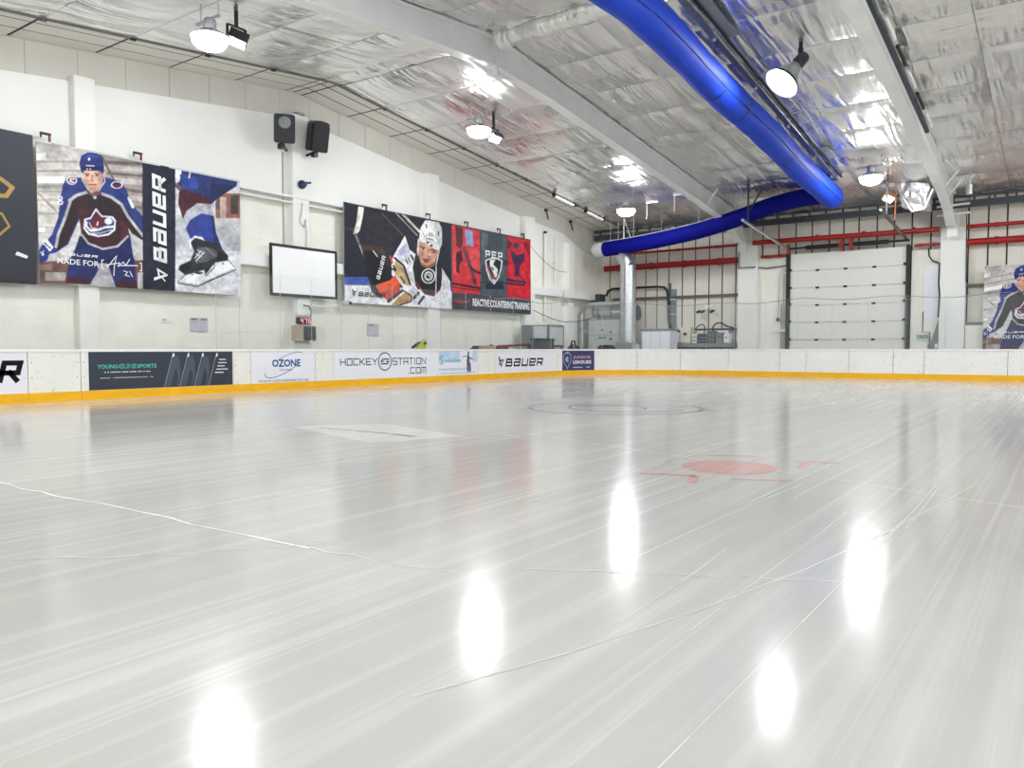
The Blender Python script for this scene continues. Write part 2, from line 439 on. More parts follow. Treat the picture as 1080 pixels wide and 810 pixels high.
# printed pictures: polygons rasterised into a colour attribute of a fine grid
def raster(items, nx, nz):
    SS = 2; W, H = nx*SS, nz*SS
    img = np.zeros((H, W, 3), np.float32)
    for it in items:
        c = np.array(it[0], np.float32)/255.0
        pts = np.array(it[1], np.float32)/1000.0
        pts = pts * np.array([W, H])
        if len(it) == 3:
            w = max(1.2, it[2]/1000.0*H)/2
            x0, y0 = np.floor(pts.min(0)-w-1).astype(int); x1, y1 = np.ceil(pts.max(0)+w+1).astype(int)
        else:
            x0, y0 = np.floor(pts.min(0)).astype(int); x1, y1 = np.ceil(pts.max(0)).astype(int)
        x0, y0, x1, y1 = max(0,x0), max(0,y0), min(W,x1), min(H,y1)
        if x1 <= x0 or y1 <= y0: continue
        gx, gy = np.meshgrid(np.arange(x0,x1)+0.5, np.arange(y0,y1)+0.5)
        if len(it) == 3:
            m = np.zeros(gx.shape, bool)
            for a, b in zip(pts[:-1], pts[1:]):
                d = b-a; L = max(1e-6, float(d@d))
                t = np.clip(((gx-a[0])*d[0] + (gy-a[1])*d[1])/L, 0, 1)
                m |= (gx-a[0]-t*d[0])**2 + (gy-a[1]-t*d[1])**2 < w*w
        else:
            m = np.zeros(gx.shape, bool)
            for (ax, ay), (bx, by) in zip(pts, np.roll(pts, -1, 0)):
                if ay == by: continue
                m ^= ((ay > gy) != (by > gy)) & (gx < (bx-ax)*(gy-ay)/(by-ay) + ax)
        img[y0:y1, x0:x1][m] = c
    # uneven tone of a photographic print: folds of cloth and grain
    rg = np.random.RandomState(len(items))
    def smooth_noise(cx, cy):
        a = rg.rand(cy+2, cx+2).astype(np.float32); yy = np.linspace(0, cy, H); xx = np.linspace(0, cx, W)
        yi = yy.astype(int); xi = xx.astype(int); fy = (yy-yi)[:, None]; fx = (xx-xi)[None, :]
        fy = fy*fy*(3-2*fy); fx = fx*fx*(3-2*fx)
        return (a[yi][:, xi]*(1-fx) + a[yi][:, xi+1]*fx)*(1-fy) + (a[yi+1][:, xi]*(1-fx) + a[yi+1][:, xi+1]*fx)*fy
    tone = 1 + 0.22*(smooth_noise(26, 20)-0.5) + 0.16*(smooth_noise(64, 40)-0.5) + 0.12*(smooth_noise(130, 90)-0.5)
    img = np.clip(img*(tone[..., None]) + 0.02*(smooth_noise(50, 34)[..., None]-0.5), 0, 1)
    # soft edges, like a photographic print
    for _ in range(1):
        p = np.pad(img, ((1,1),(1,1),(0,0)), 'edge')
        img = (p[1:-1,1:-1]*2 + p[:-2,1:-1] + p[2:,1:-1] + p[1:-1,:-2] + p[1:-1,2:])/6
    return img[::SS, ::SS]*0.25 + img[1::SS, ::SS]*0.25 + img[::SS, 1::SS]*0.25 + img[1::SS, 1::SS]*0.25
def print_mesh(name, items, y0, y1, z0, z1, nx, nz, x):
    img = raster(items, nx, nz)
    lin = np.where(img <= 0.04045, img/12.92, ((img+0.055)/1.055)**2.4)
    Y, Z = np.meshgrid(np.linspace(y0, y1, nx), np.linspace(z0, z1, nz))
    wave = 0.012*np.sin(Y*2.3) + 0.008*np.sin(Y*5.1 + Z*1.3)
    V = np.stack([np.full_like(Y, x) + wave, Y, Z], -1).reshape(-1, 3)
    i = np.arange(nx*nz).reshape(nz, nx)
    F = np.stack([i[:-1,:-1], i[:-1,1:], i[1:,1:], i[1:,:-1]], -1).reshape(-1, 4)
    me = bpy.data.meshes.new(name)
    me.from_pydata(V.tolist(), [], F.tolist())
    ca = me.color_attributes.new('print', 'FLOAT_COLOR', 'POINT')
    ca.data.foreach_set('color', np.concatenate([lin.reshape(-1,3), np.ones((nx*nz,1))], 1).astype(np.float32).ravel())
    for p in me.polygons: p.use_smooth = True
    me.materials.append(M_PRINT)
    return me

# printed pictures: colour, outline in thousandths of the sheet, optional stroke width
PLAYER_PRINT=[
((178,172,168),[(-29,1042),(518,1244),(501,-34),(-46,-86)]),
((200,195,190),[(-6,967),(270,1004),(266,706),(-11,646)]),
((250,250,250),[(-3,906),(40,920),(40,871),(-4,857)]),
((165,160,156),[(-4,854),(173,911),(172,896),(-4,840)]),
((150,144,140),[(-5,790),(180,846),(180,832),(-5,776)]),
((250,250,250),[(4,745),(110,776),(109,730),(4,700)]),
((165,158,152),[(-7,686),(111,719),(110,693),(-7,661)]),
((215,212,208),[(-7,633),(93,660),(90,416),(-11,395)]),
((185,180,176),[(-8,591),(97,618),(97,596),(-8,570)]),
((180,175,170),[(-10,493),(91,516),(91,499),(-10,476)]),
((160,150,146),[(279,993),(475,996),(469,543),(275,709)]),
((110,102,100),[(296,939),(475,984)],25),
((190,182,178),[(295,901),(474,937)],35),
((105,98,96),[(304,859),(474,890)],19),
((195,188,184),[(330,814),(473,840)],41),
((110,104,100),[(376,759),(472,762)],25),
((190,182,178),[(394,703),(471,707)],37),
((120,112,110),[(412,638),(470,637)],22),
((246,246,246),[(-9,388),(29,396),(29,361),(-9,353)]),
((205,202,200),[(-12,345),(73,362),(70,169),(-15,156)]),
((215,212,212),[(55,281),(175,478),(171,214),(78,156)]),
((205,203,204),[(391,480),(467,378),(465,229),(407,220)]),
((165,140,120),[(-11,653),(75,520)],13),
((110,96,86),[(268,1004),(329,821)],18),
((112,84,78),[(-14,142),(124,177),(121,-5),(-16,-6)]),
((165,158,152),[(24,77),(110,88),(109,27),(23,17)]),
((140,110,100),[(-11,128),(53,138),(52,95),(-12,86)]),
((120,84,74),[(407,220),(465,229),(462,-6),(423,-2)]),
((178,176,182),[(232,194),(331,194),(338,4),(203,4)]),
((190,188,192),[(434,131),(464,135),(462,2),(433,-1)]),
((44,50,104),[(124,192),(107,23),(212,16),(249,122),(245,211)]),
((44,50,104),[(290,203),(329,3),(431,-6),(419,238)]),
((70,36,46),[(108,56),(214,46),(213,10),(105,8)]),
((70,36,46),[(331,60),(432,61),(433,-12),(334,-7)]),
((36,42,92),[(169,360),(400,420),(412,283),(418,199),(119,155),(155,284)]),
((44,58,124),[(120,765),(104,713),(93,603),(82,472),(56,352),(23,275),(6,215),(38,206),(71,226),(121,292),(171,491),(181,640),(213,707),(188,795)]),
((44,58,124),[(281,827),(358,818),(386,769),(414,654),(470,567),(468,386),(410,437),(373,552),(337,650),(265,691)]),
((44,58,124),[(170,753),(303,806),(301,686),(169,637)]),
((58,34,40),[(134,621),(204,687),(238,666),(280,701),(365,639),(387,525),(398,416),(361,343),(278,288),(207,305),(180,362),(171,477),(168,593)]),
((46,38,42),[(204,682),(238,666),(280,698),(338,658),(345,546),(282,561),(246,597),(211,574),(178,595)]),
((84,38,46),[(354,502),(387,517),(395,416),(361,351)]),
((84,38,46),[(178,566),(189,539),(187,392),(176,419)]),
((48,34,38),[(139,611),(173,638),(166,483),(117,306),(83,243),(68,269),(89,373),(118,494)]),
((48,34,38),[(363,623),(384,616),(469,430),(468,379),(410,429),(377,507)]),
((186,186,192),[(130,609),(160,655),(206,690)],22),
((186,186,192),[(134,606),(113,493),(82,357),(71,266)],20),
((186,186,192),[(278,698),(319,683),(363,641),(392,557),(429,485),(467,414)],24),
((186,186,192),[(182,369),(207,315),(273,285),(342,317),(390,403)],16),
((236,236,240),[(15,290),(33,319),(61,260),(45,226)]),
((44,56,130),[(-9,196),(16,274),(45,222),(33,163),(1,137)]),
((236,236,240),[(8,216),(20,201)],10),
((236,236,240),[(19,229),(14,194)],8),
((40,44,90),[(25,286),(47,251)],9),
((236,236,240),[(165,765),(164,755),(161,746),(155,738),(149,731),(142,728),(135,727),(129,730),(124,735),(121,743),(120,752),(121,762),(124,771),(129,779),(136,785),(143,789),(150,789),(156,787),(161,782),(164,774)]),
((96,28,40),[(160,764),(159,756),(157,749),(153,743),(148,738),(142,735),(137,735),(132,737),(128,741),(125,746),(125,753),(126,761),(128,768),(132,774),(137,779),(143,782),(148,782),(153,780),(157,776),(159,770)]),
((236,236,240),[(152,771),(138,770),(135,749),(150,748)],10),
((236,236,240),[(372,791),(370,782),(366,773),(360,765),(352,758),(343,755),(335,754),(327,756),(321,760),(317,767),(316,776),(318,785),(322,794),(328,802),(336,808),(344,812),(353,813),(361,811),(367,807),(371,800)]),
((96,28,40),[(366,790),(365,783),(362,776),(357,770),(350,765),(344,762),(337,761),(331,763),(326,766),(323,771),(322,777),(323,784),(326,791),(331,797),(337,802),(344,805),(351,806),(357,804),(362,801),(365,796)]),
((40,40,70),[(360,792),(359,788),(357,785),(354,781),(351,778),(347,777),(343,776),(339,777),(336,779),(334,781),(334,785),(334,789),(336,793),(339,796),(343,799),(347,801),(351,801),(354,801),(357,799),(359,796)]),
((236,236,240),[(103,620),(102,614),(101,609),(98,605),(96,601),(93,600),(90,600),(87,602),(85,605),(83,609),(83,614),(83,620),(85,625),(87,629),(90,633),(93,634),(96,634),(99,632),(101,629),(102,625)]),
((236,236,240),[(104,588),(103,582),(102,577),(99,572),(96,569),(93,567),(90,567),(87,569),(84,572),(83,577),(82,583),(83,589),(85,594),(87,599),(90,603),(93,604),(97,604),(100,602),(102,599),(104,594)]),
((44,58,124),[(97,618),(97,616),(96,614),(95,612),(94,610),(93,610),(91,610),(90,611),(89,612),(89,614),(89,616),(89,618),(90,620),(90,622),(92,623),(93,624),(94,624),(95,623),(96,622),(97,620)]),
((44,58,124),[(97,587),(97,584),(96,582),(96,580),(94,579),(93,578),(92,578),(91,579),(90,581),(89,582),(89,585),(89,587),(90,589),(91,591),(92,592),(93,593),(95,593),(96,592),(97,591),(97,589)]),
((236,236,240),[(399,696),(417,636)],24),
((120,82,74),[(204,734),(275,766),(270,700),(238,662),(206,690)]),
((206,160,138),[(190,847),(282,875),(285,824),(274,765),(252,715),(234,698),(214,707),(196,749)]),
((224,184,164),[(210,845),(259,860),(258,778),(240,756),(218,767)]),
((150,104,88),[(200,823),(220,832)],9),
((150,104,88),[(244,840),(267,844)],9),
((70,50,50),[(219,817),(218,815),(217,813),(216,812),(214,810),(212,809),(209,809),(207,809),(206,810),(205,811),(205,813),(205,815),(206,817),(208,819),(210,820),(212,821),(214,821),(216,821),(217,820),(218,819)]),
((70,50,50),[(261,830),(261,828),(260,826),(258,824),(256,823),(254,822),(252,821),(250,822),(248,822),(247,824),(247,826),(247,827),(248,829),(250,831),(252,833),(254,834),(256,834),(258,834),(260,833),(261,832)]),
((180,130,110),[(234,823),(229,779),(240,779)],9),
((130,70,66),[(217,749),(250,761)],10),
((186,138,118),[(213,736),(253,750),(243,706),(226,701)]),
((40,50,116),[(182,844),(177,898),(189,954),(215,985),(257,996),(282,964),(287,891),(284,845),(261,865),(202,850),(187,819)]),
((58,72,150),[(194,935),(216,975),(256,985),(271,953),(234,956)]),
((28,34,84),[(182,876),(286,906),(286,873),(184,845)]),
((236,236,240),[(208,887),(242,895)],9),
((236,236,240),[(226,940),(226,936),(225,933),(224,930),(223,928),(221,926),(219,927),(218,928),(217,930),(216,933),(216,937),(216,940),(217,944),(218,947),(220,949),(221,950),(223,950),(224,949),(226,947),(226,944)]),
((230,230,240),[(229,867),(229,865),(228,864),(227,862),(226,861),(225,860),(224,860),(223,861),(223,862),(222,863),(222,865),(222,867),(223,869),(223,870),(224,871),(226,872),(227,872),(228,872),(228,871),(229,869)]),
((230,230,240),[(215,863),(215,861),(214,859),(213,858),(212,857),(211,856),(210,856),(209,857),(209,858),(208,859),(208,861),(208,863),(209,864),(209,866),(210,867),(211,868),(213,868),(214,867),(214,866),(215,865)]),
((200,200,206),[(185,823),(189,773),(209,723),(230,697)],10),
((200,200,206),[(286,853),(290,795),(259,716)],10),
((186,186,192),[(251,664),(250,660),(249,656),(247,653),(245,651),(243,650),(240,650),(238,651),(236,653),(235,656),(235,660),(235,663),(236,667),(238,670),(240,672),(243,674),(245,674),(248,673),(249,670),(250,667)]),
((236,236,240),[(192,493),(220,510),(246,586),(274,537),(322,541),(337,514),(333,437),(302,393),(252,370),(208,379),(187,422)]),
((40,50,110),[(199,483),(222,497),(246,565),(270,524),(317,527),(328,504),(325,445),(299,406),(254,385),(212,394),(195,429)]),
((110,34,46),[(246,553),(209,429),(235,424),(291,481)]),
((226,228,236),[(321,504),(320,496),(317,488),(313,482),(308,477),(302,474),(296,474),(291,477),(287,482),(285,488),(284,496),(285,504),(288,512),(292,518),(297,523),(303,526),(308,526),(313,523),(317,518),(320,512)]),
((236,236,240),[(201,469),(200,439),(219,411),(253,424),(289,452),(326,463)],18),
((190,196,206),[(214,472),(225,430),(255,433)],9),
((186,186,192),[(217,390),(261,401),(316,437)],10),
((236,236,240),[(254,483),(250,459)],11),
((206,208,212),[(473,1043),(1044,1232),(1030,-67),(458,-112)]),
((216,216,220),[(633,1008),(1007,1030),(1004,696),(628,611)]),
((150,100,90),[(854,855),(1012,897),(1009,682),(852,646)]),
((74,66,68),[(945,863),(990,875),(988,712),(943,702)]),
((100,80,78),[(859,825),(880,831),(879,730),(858,725)]),
((196,170,160),[(880,831),(918,841),(916,653),(878,645)]),
((200,196,196),[(821,639),(1009,682),(1008,586),(820,547)]),
((186,190,196),[(627,507),(1009,618),(1006,379),(625,330)]),
((216,216,222),[(625,315),(1006,395),(1002,-37),(620,-55)]),
((200,202,208),[(624,271),(1006,371)],29),
((206,206,214),[(712,44),(1004,203),(1003,123),(742,9)]),
((236,236,240),[(633,986),(670,983),(659,906),(625,889)]),
((44,58,112),[(670,998),(985,995),(979,951),(870,820),(824,750),(751,747),(658,817),(625,859),(654,897)]),
((54,74,150),[(655,956),(753,963),(752,865),(673,851)]),
((34,42,82),[(824,931),(973,957),(870,820),(822,759)]),
((236,236,240),[(714,996),(707,945)],13),
((150,90,90),[(630,875),(658,847)],21),
((80,38,48),[(651,815),(683,846),(823,800),(824,760),(751,749),(690,667),(668,597),(644,718)]),
((184,184,194),[(670,588),(688,666),(751,747),(827,757),(838,666),(770,664),(709,596),(684,525)]),
((160,162,176),[(801,754),(827,757),(838,666),(811,668)]),
((50,66,146),[(683,525),(709,599),(770,667),(842,663),(853,523),(893,376),(828,395),(768,476),(707,442)]),
((38,48,106),[(821,662),(842,663),(853,523),(891,375),(849,384)]),
((46,48,54),[(702,430),(737,476),(777,444),(860,432),(923,340),(918,289),(837,255),(795,168),(744,181),(676,137),(638,181),(646,215),(705,266),(728,348)]),
((92,94,100),[(746,381),(818,393),(880,342),(796,267),(735,243)]),
((30,32,36),[(859,370),(923,337),(916,295),(858,277)]),
((30,32,36),[(648,209),(715,255),(704,193),(655,157)]),
((236,236,240),[(706,366),(705,426),(735,466),(774,459)],19),
((210,210,214),[(730,288),(766,354)],9),
((210,210,214),[(737,266),(781,341)],9),
((210,210,214),[(734,326),(768,306)],8),
((190,190,196),[(746,358),(788,339)],7),
((160,162,168),[(792,389),(843,328)],7),
((238,238,240),[(843,271),(923,299),(961,245),(836,144),(743,68),(636,80),(676,142),(783,201),(792,147),(841,225)]),
((96,96,104),[(636,80),(676,142),(783,201),(792,147),(841,225),(843,271),(923,299),(961,245)],8),
((250,250,250),[(640,86),(678,136),(781,192),(790,141),(745,78)]),
((250,250,250),[(846,265),(920,292),(955,247),(838,153)]),
((60,60,66),[(714,164),(744,178),(784,174),(754,155)]),
((120,118,120),[(640,70),(742,54),(968,227)],13),
((70,70,76),[(794,98),(900,177)],11),
((120,120,126),[(720,150),(719,147),(718,145),(717,143),(715,141),(713,140),(712,141),(710,142),(709,143),(708,146),(708,149),(708,151),(709,154),(710,156),(712,158),(714,158),(715,158),(717,157),(718,155),(719,153)]),
((120,120,126),[(897,267),(896,264),(895,261),(894,259),(892,257),(890,256),(888,257),(886,258),(885,260),(884,262),(884,265),(884,268),(885,271),(886,273),(888,274),(890,275),(892,275),(894,274),(895,272),(896,270)]),
((38,40,58),[(469,1014),(633,1008),(620,-33),(457,-19)]),
]
WHITE_HELMET_PRINT=[
((34,36,50),[(-50,1069),(1093,1378),(1089,-96),(-59,-160)]),
((44,42,50),[(169,972),(489,951),(488,785),(376,502),(192,583)]),
((70,54,46),[(141,606),(322,607),(362,516),(166,539)]),
((74,58,50),[(7,741),(92,744)],25),
((74,92,180),[(-9,254),(235,285),(234,199),(-9,171)]),
((74,92,184),[(908,259),(1014,271),(1014,198),(907,188)]),
((236,236,242),[(-9,175),(320,202),(907,197),(1022,208),(1022,-27),(-11,-34)]),
((228,222,208),[(125,1014),(171,1013),(161,907),(132,744),(94,693),(74,699),(105,832)]),
((120,116,114),[(92,702),(147,544),(201,395)],22),
((200,200,200),[(128,595),(150,521)],11),
((92,86,84),[(325,961),(502,771)],15),
((180,176,170),[(440,997),(647,800)],13),
((214,208,192),[(506,1001),(670,847)],29),
((58,58,62),[(196,283),(267,196),(326,57),(227,128)]),
((228,228,234),[(403,474),(424,543),(525,773),(570,626),(634,586),(601,437),(630,237),(689,140),(828,118),(892,266),(892,478),(981,330),(1002,-29),(570,-57),(499,222),(402,326)]),
((186,186,216),[(456,589),(539,692),(576,598),(492,537)]),
((200,200,212),[(600,233),(689,126),(659,69),(585,164)]),
((205,205,212),[(892,443),(927,234)],25),
((26,27,34),[(151,537),(256,566),(362,519),(405,409),(396,276),(336,201),(230,205),(192,299),(178,423)]),
((52,48,52),[(256,566),(362,519),(405,409),(362,419),(295,489)]),
((236,236,240),[(243,557),(279,503)],11),
((215,80,60),[(390,521),(410,458)],23),
((228,92,58),[(270,209),(388,269),(435,334),(474,253),(482,167),(368,41),(295,111)]),
((196,66,44),[(320,137),(457,217),(482,167),(368,41)]),
((180,140,84),[(386,-12),(502,156),(579,143),(591,77),(433,-13)]),
((30,28,30),[(368,38),(499,169)],27),
((236,236,240),[(387,19),(513,153)],20),
((40,34,34),[(513,170),(588,117),(585,62),(433,-13)],15),
((182,162,116),[(419,364),(436,495),(503,426),(568,257),(557,222),(508,240)]),
((28,26,28),[(431,514),(512,441),(574,244)],24),
((28,26,28),[(419,427),(441,381),(411,393)],20),
((28,26,28),[(486,320),(522,258)],15),
((46,46,54),[(536,508),(552,467)],16),
((46,46,54),[(558,531),(575,487)],15),
((46,46,54),[(587,566),(605,522)],22),
((30,30,37),[(601,433),(646,532),(751,455),(877,573),(899,444),(895,319),(879,226),(812,138),(719,157),(633,285)]),
((200,72,52),[(630,284),(719,153),(812,136),(882,226)],10),
((232,232,232),[(830,370),(826,342),(816,316),(800,295),(780,280),(758,274),(736,275),(717,285),(702,303),(692,325),(688,351),(692,378),(702,404),(717,425),(737,440),(759,447),(781,446),(801,436),(817,419),(827,396)]),
((30,30,36),[(818,368),(815,345),(806,323),(793,306),(776,293),(758,287),(740,289),(724,297),(711,312),(703,331),(701,353),(703,376),(712,397),(725,415),(741,427),(759,433),(777,432),(793,424),(806,410),(815,390)]),
((226,226,226),[(802,366),(800,349),(793,333),(784,320),(772,311),(758,307),(745,308),(733,314),(724,324),(718,339),(716,355),(718,372),(724,387),(733,401),(745,410),(759,414),(772,413),(784,407),(794,397),(800,382)]),
((40,40,48),[(788,364),(787,354),(783,344),(777,336),(770,330),(761,328),(753,328),(746,332),(740,339),(737,347),(736,357),(737,368),(741,377),(746,385),(754,391),(762,394),(770,393),(777,390),(783,383),(787,374)]),
((236,236,240),[(751,372),(772,374),(772,347)],12),
((32,32,40),[(608,95),(659,161)],29),
((32,32,40),[(659,41),(713,122)],30),
((150,104,84),[(655,581),(853,613),(821,486),(751,444),(691,470)]),
((204,152,126),[(656,751),(865,756),(864,633),(813,520),(751,476),(691,504),(661,582)]),
((224,178,152),[(707,709),(783,706),(767,582),(721,557)]),
((90,58,48),[(679,677),(725,675)],14),
((90,58,48),[(783,664),(838,660)],14),
((60,44,42),[(719,660),(718,657),(716,655),(714,652),(710,650),(706,649),(703,649),(699,650),(697,651),(695,653),(694,656),(695,658),(697,661),(699,664),(703,665),(706,666),(710,667),(714,666),(716,665),(718,663)]),
((60,44,42),[(823,640),(823,637),(821,634),(818,632),(815,630),(811,629),(807,629),(803,630),(801,631),(799,633),(798,636),(799,638),(801,641),(803,644),(807,645),(811,647),(815,647),(818,646),(821,645),(823,643)]),
((160,106,86),[(758,667),(749,582),(776,580)],13),
((158,60,52),[(709,535),(761,546),(755,507),(721,502)]),
((120,84,68),[(698,545),(775,559),(770,544),(700,530)]),
((240,240,240),[(666,767),(682,889),(723,977),(787,1019),(859,1011),(897,921),(898,744),(871,666),(830,676),(755,715),(686,736)]),
((214,214,218),[(815,990),(859,1011),(897,921),(898,744),(871,666),(846,787)]),
((60,60,64),[(738,935),(741,905)],15),
((60,60,64),[(862,878),(865,844)],16),
((70,70,74),[(774,852),(771,816)],12),
((70,70,74),[(796,853),(799,818)],12),
((110,110,114),[(745,782),(807,776)],12),
((30,30,34),[(766,741),(766,737),(764,733),(761,730),(757,728),(752,726),(748,726),(744,727),(741,729),(739,732),(739,736),(739,740),(741,743),(744,747),(748,749),(752,751),(757,751),(761,750),(764,748),(766,745)]),
((30,30,34),[(803,713),(803,709),(801,706),(797,702),(794,700),(789,698),(785,698),(781,699),(778,701),(776,704),(775,708),(776,712),(778,716),(781,719),(785,721),(789,723),(794,723),(798,722),(801,720),(803,717)]),
((170,170,176),[(692,861),(722,798)],8),
((170,170,176),[(815,834),(871,775)],9),
((216,216,220),[(663,752),(652,589)],22),
((226,226,228),[(871,666),(838,506),(831,163)],14),
((60,48,46),[(632,696),(646,545)],20),
]
RED_PRINT=[
((36,38,52),[(-64,1061),(1081,1318),(1083,-107),(-69,-160)]),
((216,52,62),[(-2,991),(330,998),(331,207),(-1,194)]),
((232,74,82),[(197,745),(329,736),(332,466),(211,529)]),
((232,74,82),[(5,682),(49,689),(62,385),(4,378)]),
((76,90,98),[(339,1000),(668,1001),(669,206),(336,195)]),
((202,36,50),[(675,994),(1005,1015),(991,196),(676,206)]),
((84,28,40),[(41,984),(126,980),(125,787),(95,725),(49,758)]),
((150,160,204),[(149,969),(246,966),(252,778),(164,783)]),
((70,24,34),[(48,671),(110,718),(125,602),(86,534),(86,434),(48,444)]),
((112,62,76),[(137,743),(227,499),(266,339)],44),
((64,26,40),[(211,529),(276,478),(332,474)],26),
((58,26,38),[(1,304),(332,282)],28),
((70,30,42),[(1,263),(332,251)],13),
((120,34,44),[(273,798),(304,795)],15),
((60,34,50),[(242,391),(280,396),(275,335),(249,337)]),
((58,68,78),[(431,995),(623,997),(606,799),(412,766)]),
((96,110,118),[(352,963),(423,961),(383,761),(348,755)]),
((54,62,72),[(351,580),(415,557),(431,366),(351,389)]),
((44,50,62),[(613,652),(664,643)],67),
((34,38,56),[(395,346),(613,390),(633,302),(398,278)]),
((40,46,60),[(338,355),(668,393)],20),
((60,34,74),[(725,823),(815,763),(917,821),(906,713),(844,618),(844,495),(769,486),(787,623),(737,704)]),
((60,40,80),[(837,898),(835,885),(829,872),(820,862),(809,854),(797,850),(785,850),(774,854),(766,861),(760,872),(758,884),(760,897),(766,909),(774,919),(785,927),(797,931),(809,932),(820,928),(829,920),(835,910)]),
((110,24,44),[(682,945),(751,908),(716,835),(682,829)]),
((130,26,42),[(876,948),(987,950),(987,777),(931,854)]),
((50,40,70),[(675,430),(917,421)],34),
((40,32,56),[(675,380),(906,386)],24),
((70,28,44),[(822,513),(895,453),(902,385)],17),
((150,28,42),[(931,561),(987,395)],25),
((238,238,238),[(389,640),(439,668),(499,685),(563,682),(613,665),(599,550),(566,444),(499,344),(437,412),(399,523)]),
((30,32,38),[(404,630),(444,654),(499,670),(559,666),(596,652),(584,552),(552,452),(499,370),(450,423),(413,528)]),
((240,240,240),[(444,649),(519,667),(490,597),(552,544),(542,464),(512,421),(489,487),(447,575)]),
((30,32,38),[(467,571),(499,543),(489,519),(467,545)]),
((208,50,60),[(418,571),(450,485),(526,419)],15),
((236,236,240),[(415,538),(447,449),(506,394)],10),
((240,240,240),[(514,401),(513,397),(511,392),(508,389),(504,386),(499,385),(495,385),(490,387),(487,390),(485,393),(484,398),(485,403),(487,407),(491,411),(495,413),(499,414),(504,414),(508,413),(511,410),(513,406)]),
((196,44,54),[(24,105),(47,125),(53,84),(76,117),(88,82),(114,125),(123,82),(150,115),(171,94),(207,127)],13),
]
# ------------------------------------------------------------------ the shell of the hall
floor = struct('floor', MB().box(XW-0.3, XR+0.3, YN-0.3, YW+0.3, FZ-0.3, FZ), M_CONCRETE, 'grey concrete floor around the ice', 'floor')

# --- ceiling: foil sheets as pillowed panels, one mesh per wrinkle pattern
random.seed(5)
def ceiling_slope(ye, label):
    return struct('ceiling', MB().face([(XW, RY, RZ+0.16), (XR, RY, RZ+0.16), (XR, ye, roof(ye)+0.16), (XW, ye, roof(ye)+0.16)]), M_CLAD, label, 'ceiling')
ceiling_far = ceiling_slope(YW, 'far roof slope lined with silver foil sheets')
ceiling_near = ceiling_slope(YN, 'near roof slope lined with silver foil sheets')
def slope(y): return ceiling_far if y > RY - 0.01 else ceiling_near

def foil_mesh(k, n=22):
    me = bpy.data.meshes.new('foil_sheet')
    v, f = [], []
    rnd = random.Random(k); ang = rnd.uniform(-0.5, 0.5); off = Vector((rnd.uniform(0, 50), rnd.uniform(0, 50), 0))
    ca, sa = math.cos(ang), math.sin(ang)
    for j in range(n+1):
        for i in range(n+1):
            u, w = i/n, j/n
            e = min(u, 1-u, w, 1-w)
            edge = min(1, e*9)
            x, y = (u-0.5)*2.7, (w-0.5)*2.0
            p = Vector(((x*ca - y*sa)*2.6, (x*sa + y*ca)*0.6, 0)) + off
            h = mnoise.noise(p)*0.045 + mnoise.noise(p*2.3)*0.022 + mnoise.noise(Vector((x*0.8, y*0.8, 3)) + off)*0.07
            v.append((u-0.5, w-0.5, -0.05*math.sin(math.pi*u)*math.sin(math.pi*w) - 0.05 - h*edge*0.32 + 0.02*(1-edge)))
    for j in range(n):
        for i in range(n):
            a = j*(n+1)+i; f.append((a, a+1, a+n+2, a+n+1))
    me.from_pydata(v, [], f)
    for p in me.polygons: p.use_smooth = True
    me.materials.append(M_FOIL)
    return me
FOILS = [foil_mesh(k) for k in range(7)]
XS = [-17.58, -14.75, -11.8, -9.2, -6.5, -3.85, -1.9, 0.6, 3.0]
YS_R = [RY+0.35, 17.85, 19.8, 21.75, 23.7, 25.65, 27.6, 29.55, 31.5, 33.45, YW]
YS_L = [RY-0.35, 13.65, 11.68, 9.78, 7.85, 5.9, 3.95, 2.0, 0.0, YN]
def foil_sheet(x0, x1, ya, yb, k):
    o = bpy.data.objects.new('foil_sheet', FOILS[k % 7]); ya, yb = min(ya, yb), max(ya, yb); yc = (ya+yb)/2; link(o, slope(yc))
    s = 0 if ya < RY < yb else (1 if yc > RY else -1)
    o.location = ((x0+x1)/2, yc, roof(yc) if s else RZ - 0.02)
    o.rotation_euler = (-math.atan(SL)*s, 0, 0)
    o.scale = (x1-x0-0.012, (yb-ya)/math.cos(math.atan(SL))-0.012, 1.0)
k = 0
for a, b in zip(XS[:-1], XS[1:]):
    foil_sheet(a, b, RY-0.35, RY+0.35, k)
    for L in (YS_R, YS_L):
        for c, d in zip(L[:-1], L[1:]):
            k += 1 + random.randint(0, 2); foil_sheet(a, b, c, d, k)
def ridge_roll():
    mb = MB(); n = 60; rr_ = random.Random(2); pts = []; rad = []
    for i in range(n+1):
        x = -11.55 + (3.0+11.55)*i/n
        pts.append((x, RY + 0.03*math.sin(x*2.1), RZ - 0.13 + 0.02*math.sin(x*3.3))); rad.append(0.27 + 0.025*math.sin(x*5.3) + rr_.uniform(-0.012, 0.012))
    return mb.tube(pts, rad, 18)
obj('foil_ridge_roll', ridge_roll(), M_FOIL, ceiling_far)
# the plain foil beyond the sheets that the photograph shows
for ye in (YW, YN):
    fb = MB().face([(XS[-1], RY, RZ), (XR, RY, RZ), (XR, ye, roof(ye)), (XS[-1], ye, roof(ye))])
    obj('foil_lining', fb, M_FOIL, slope(ye))
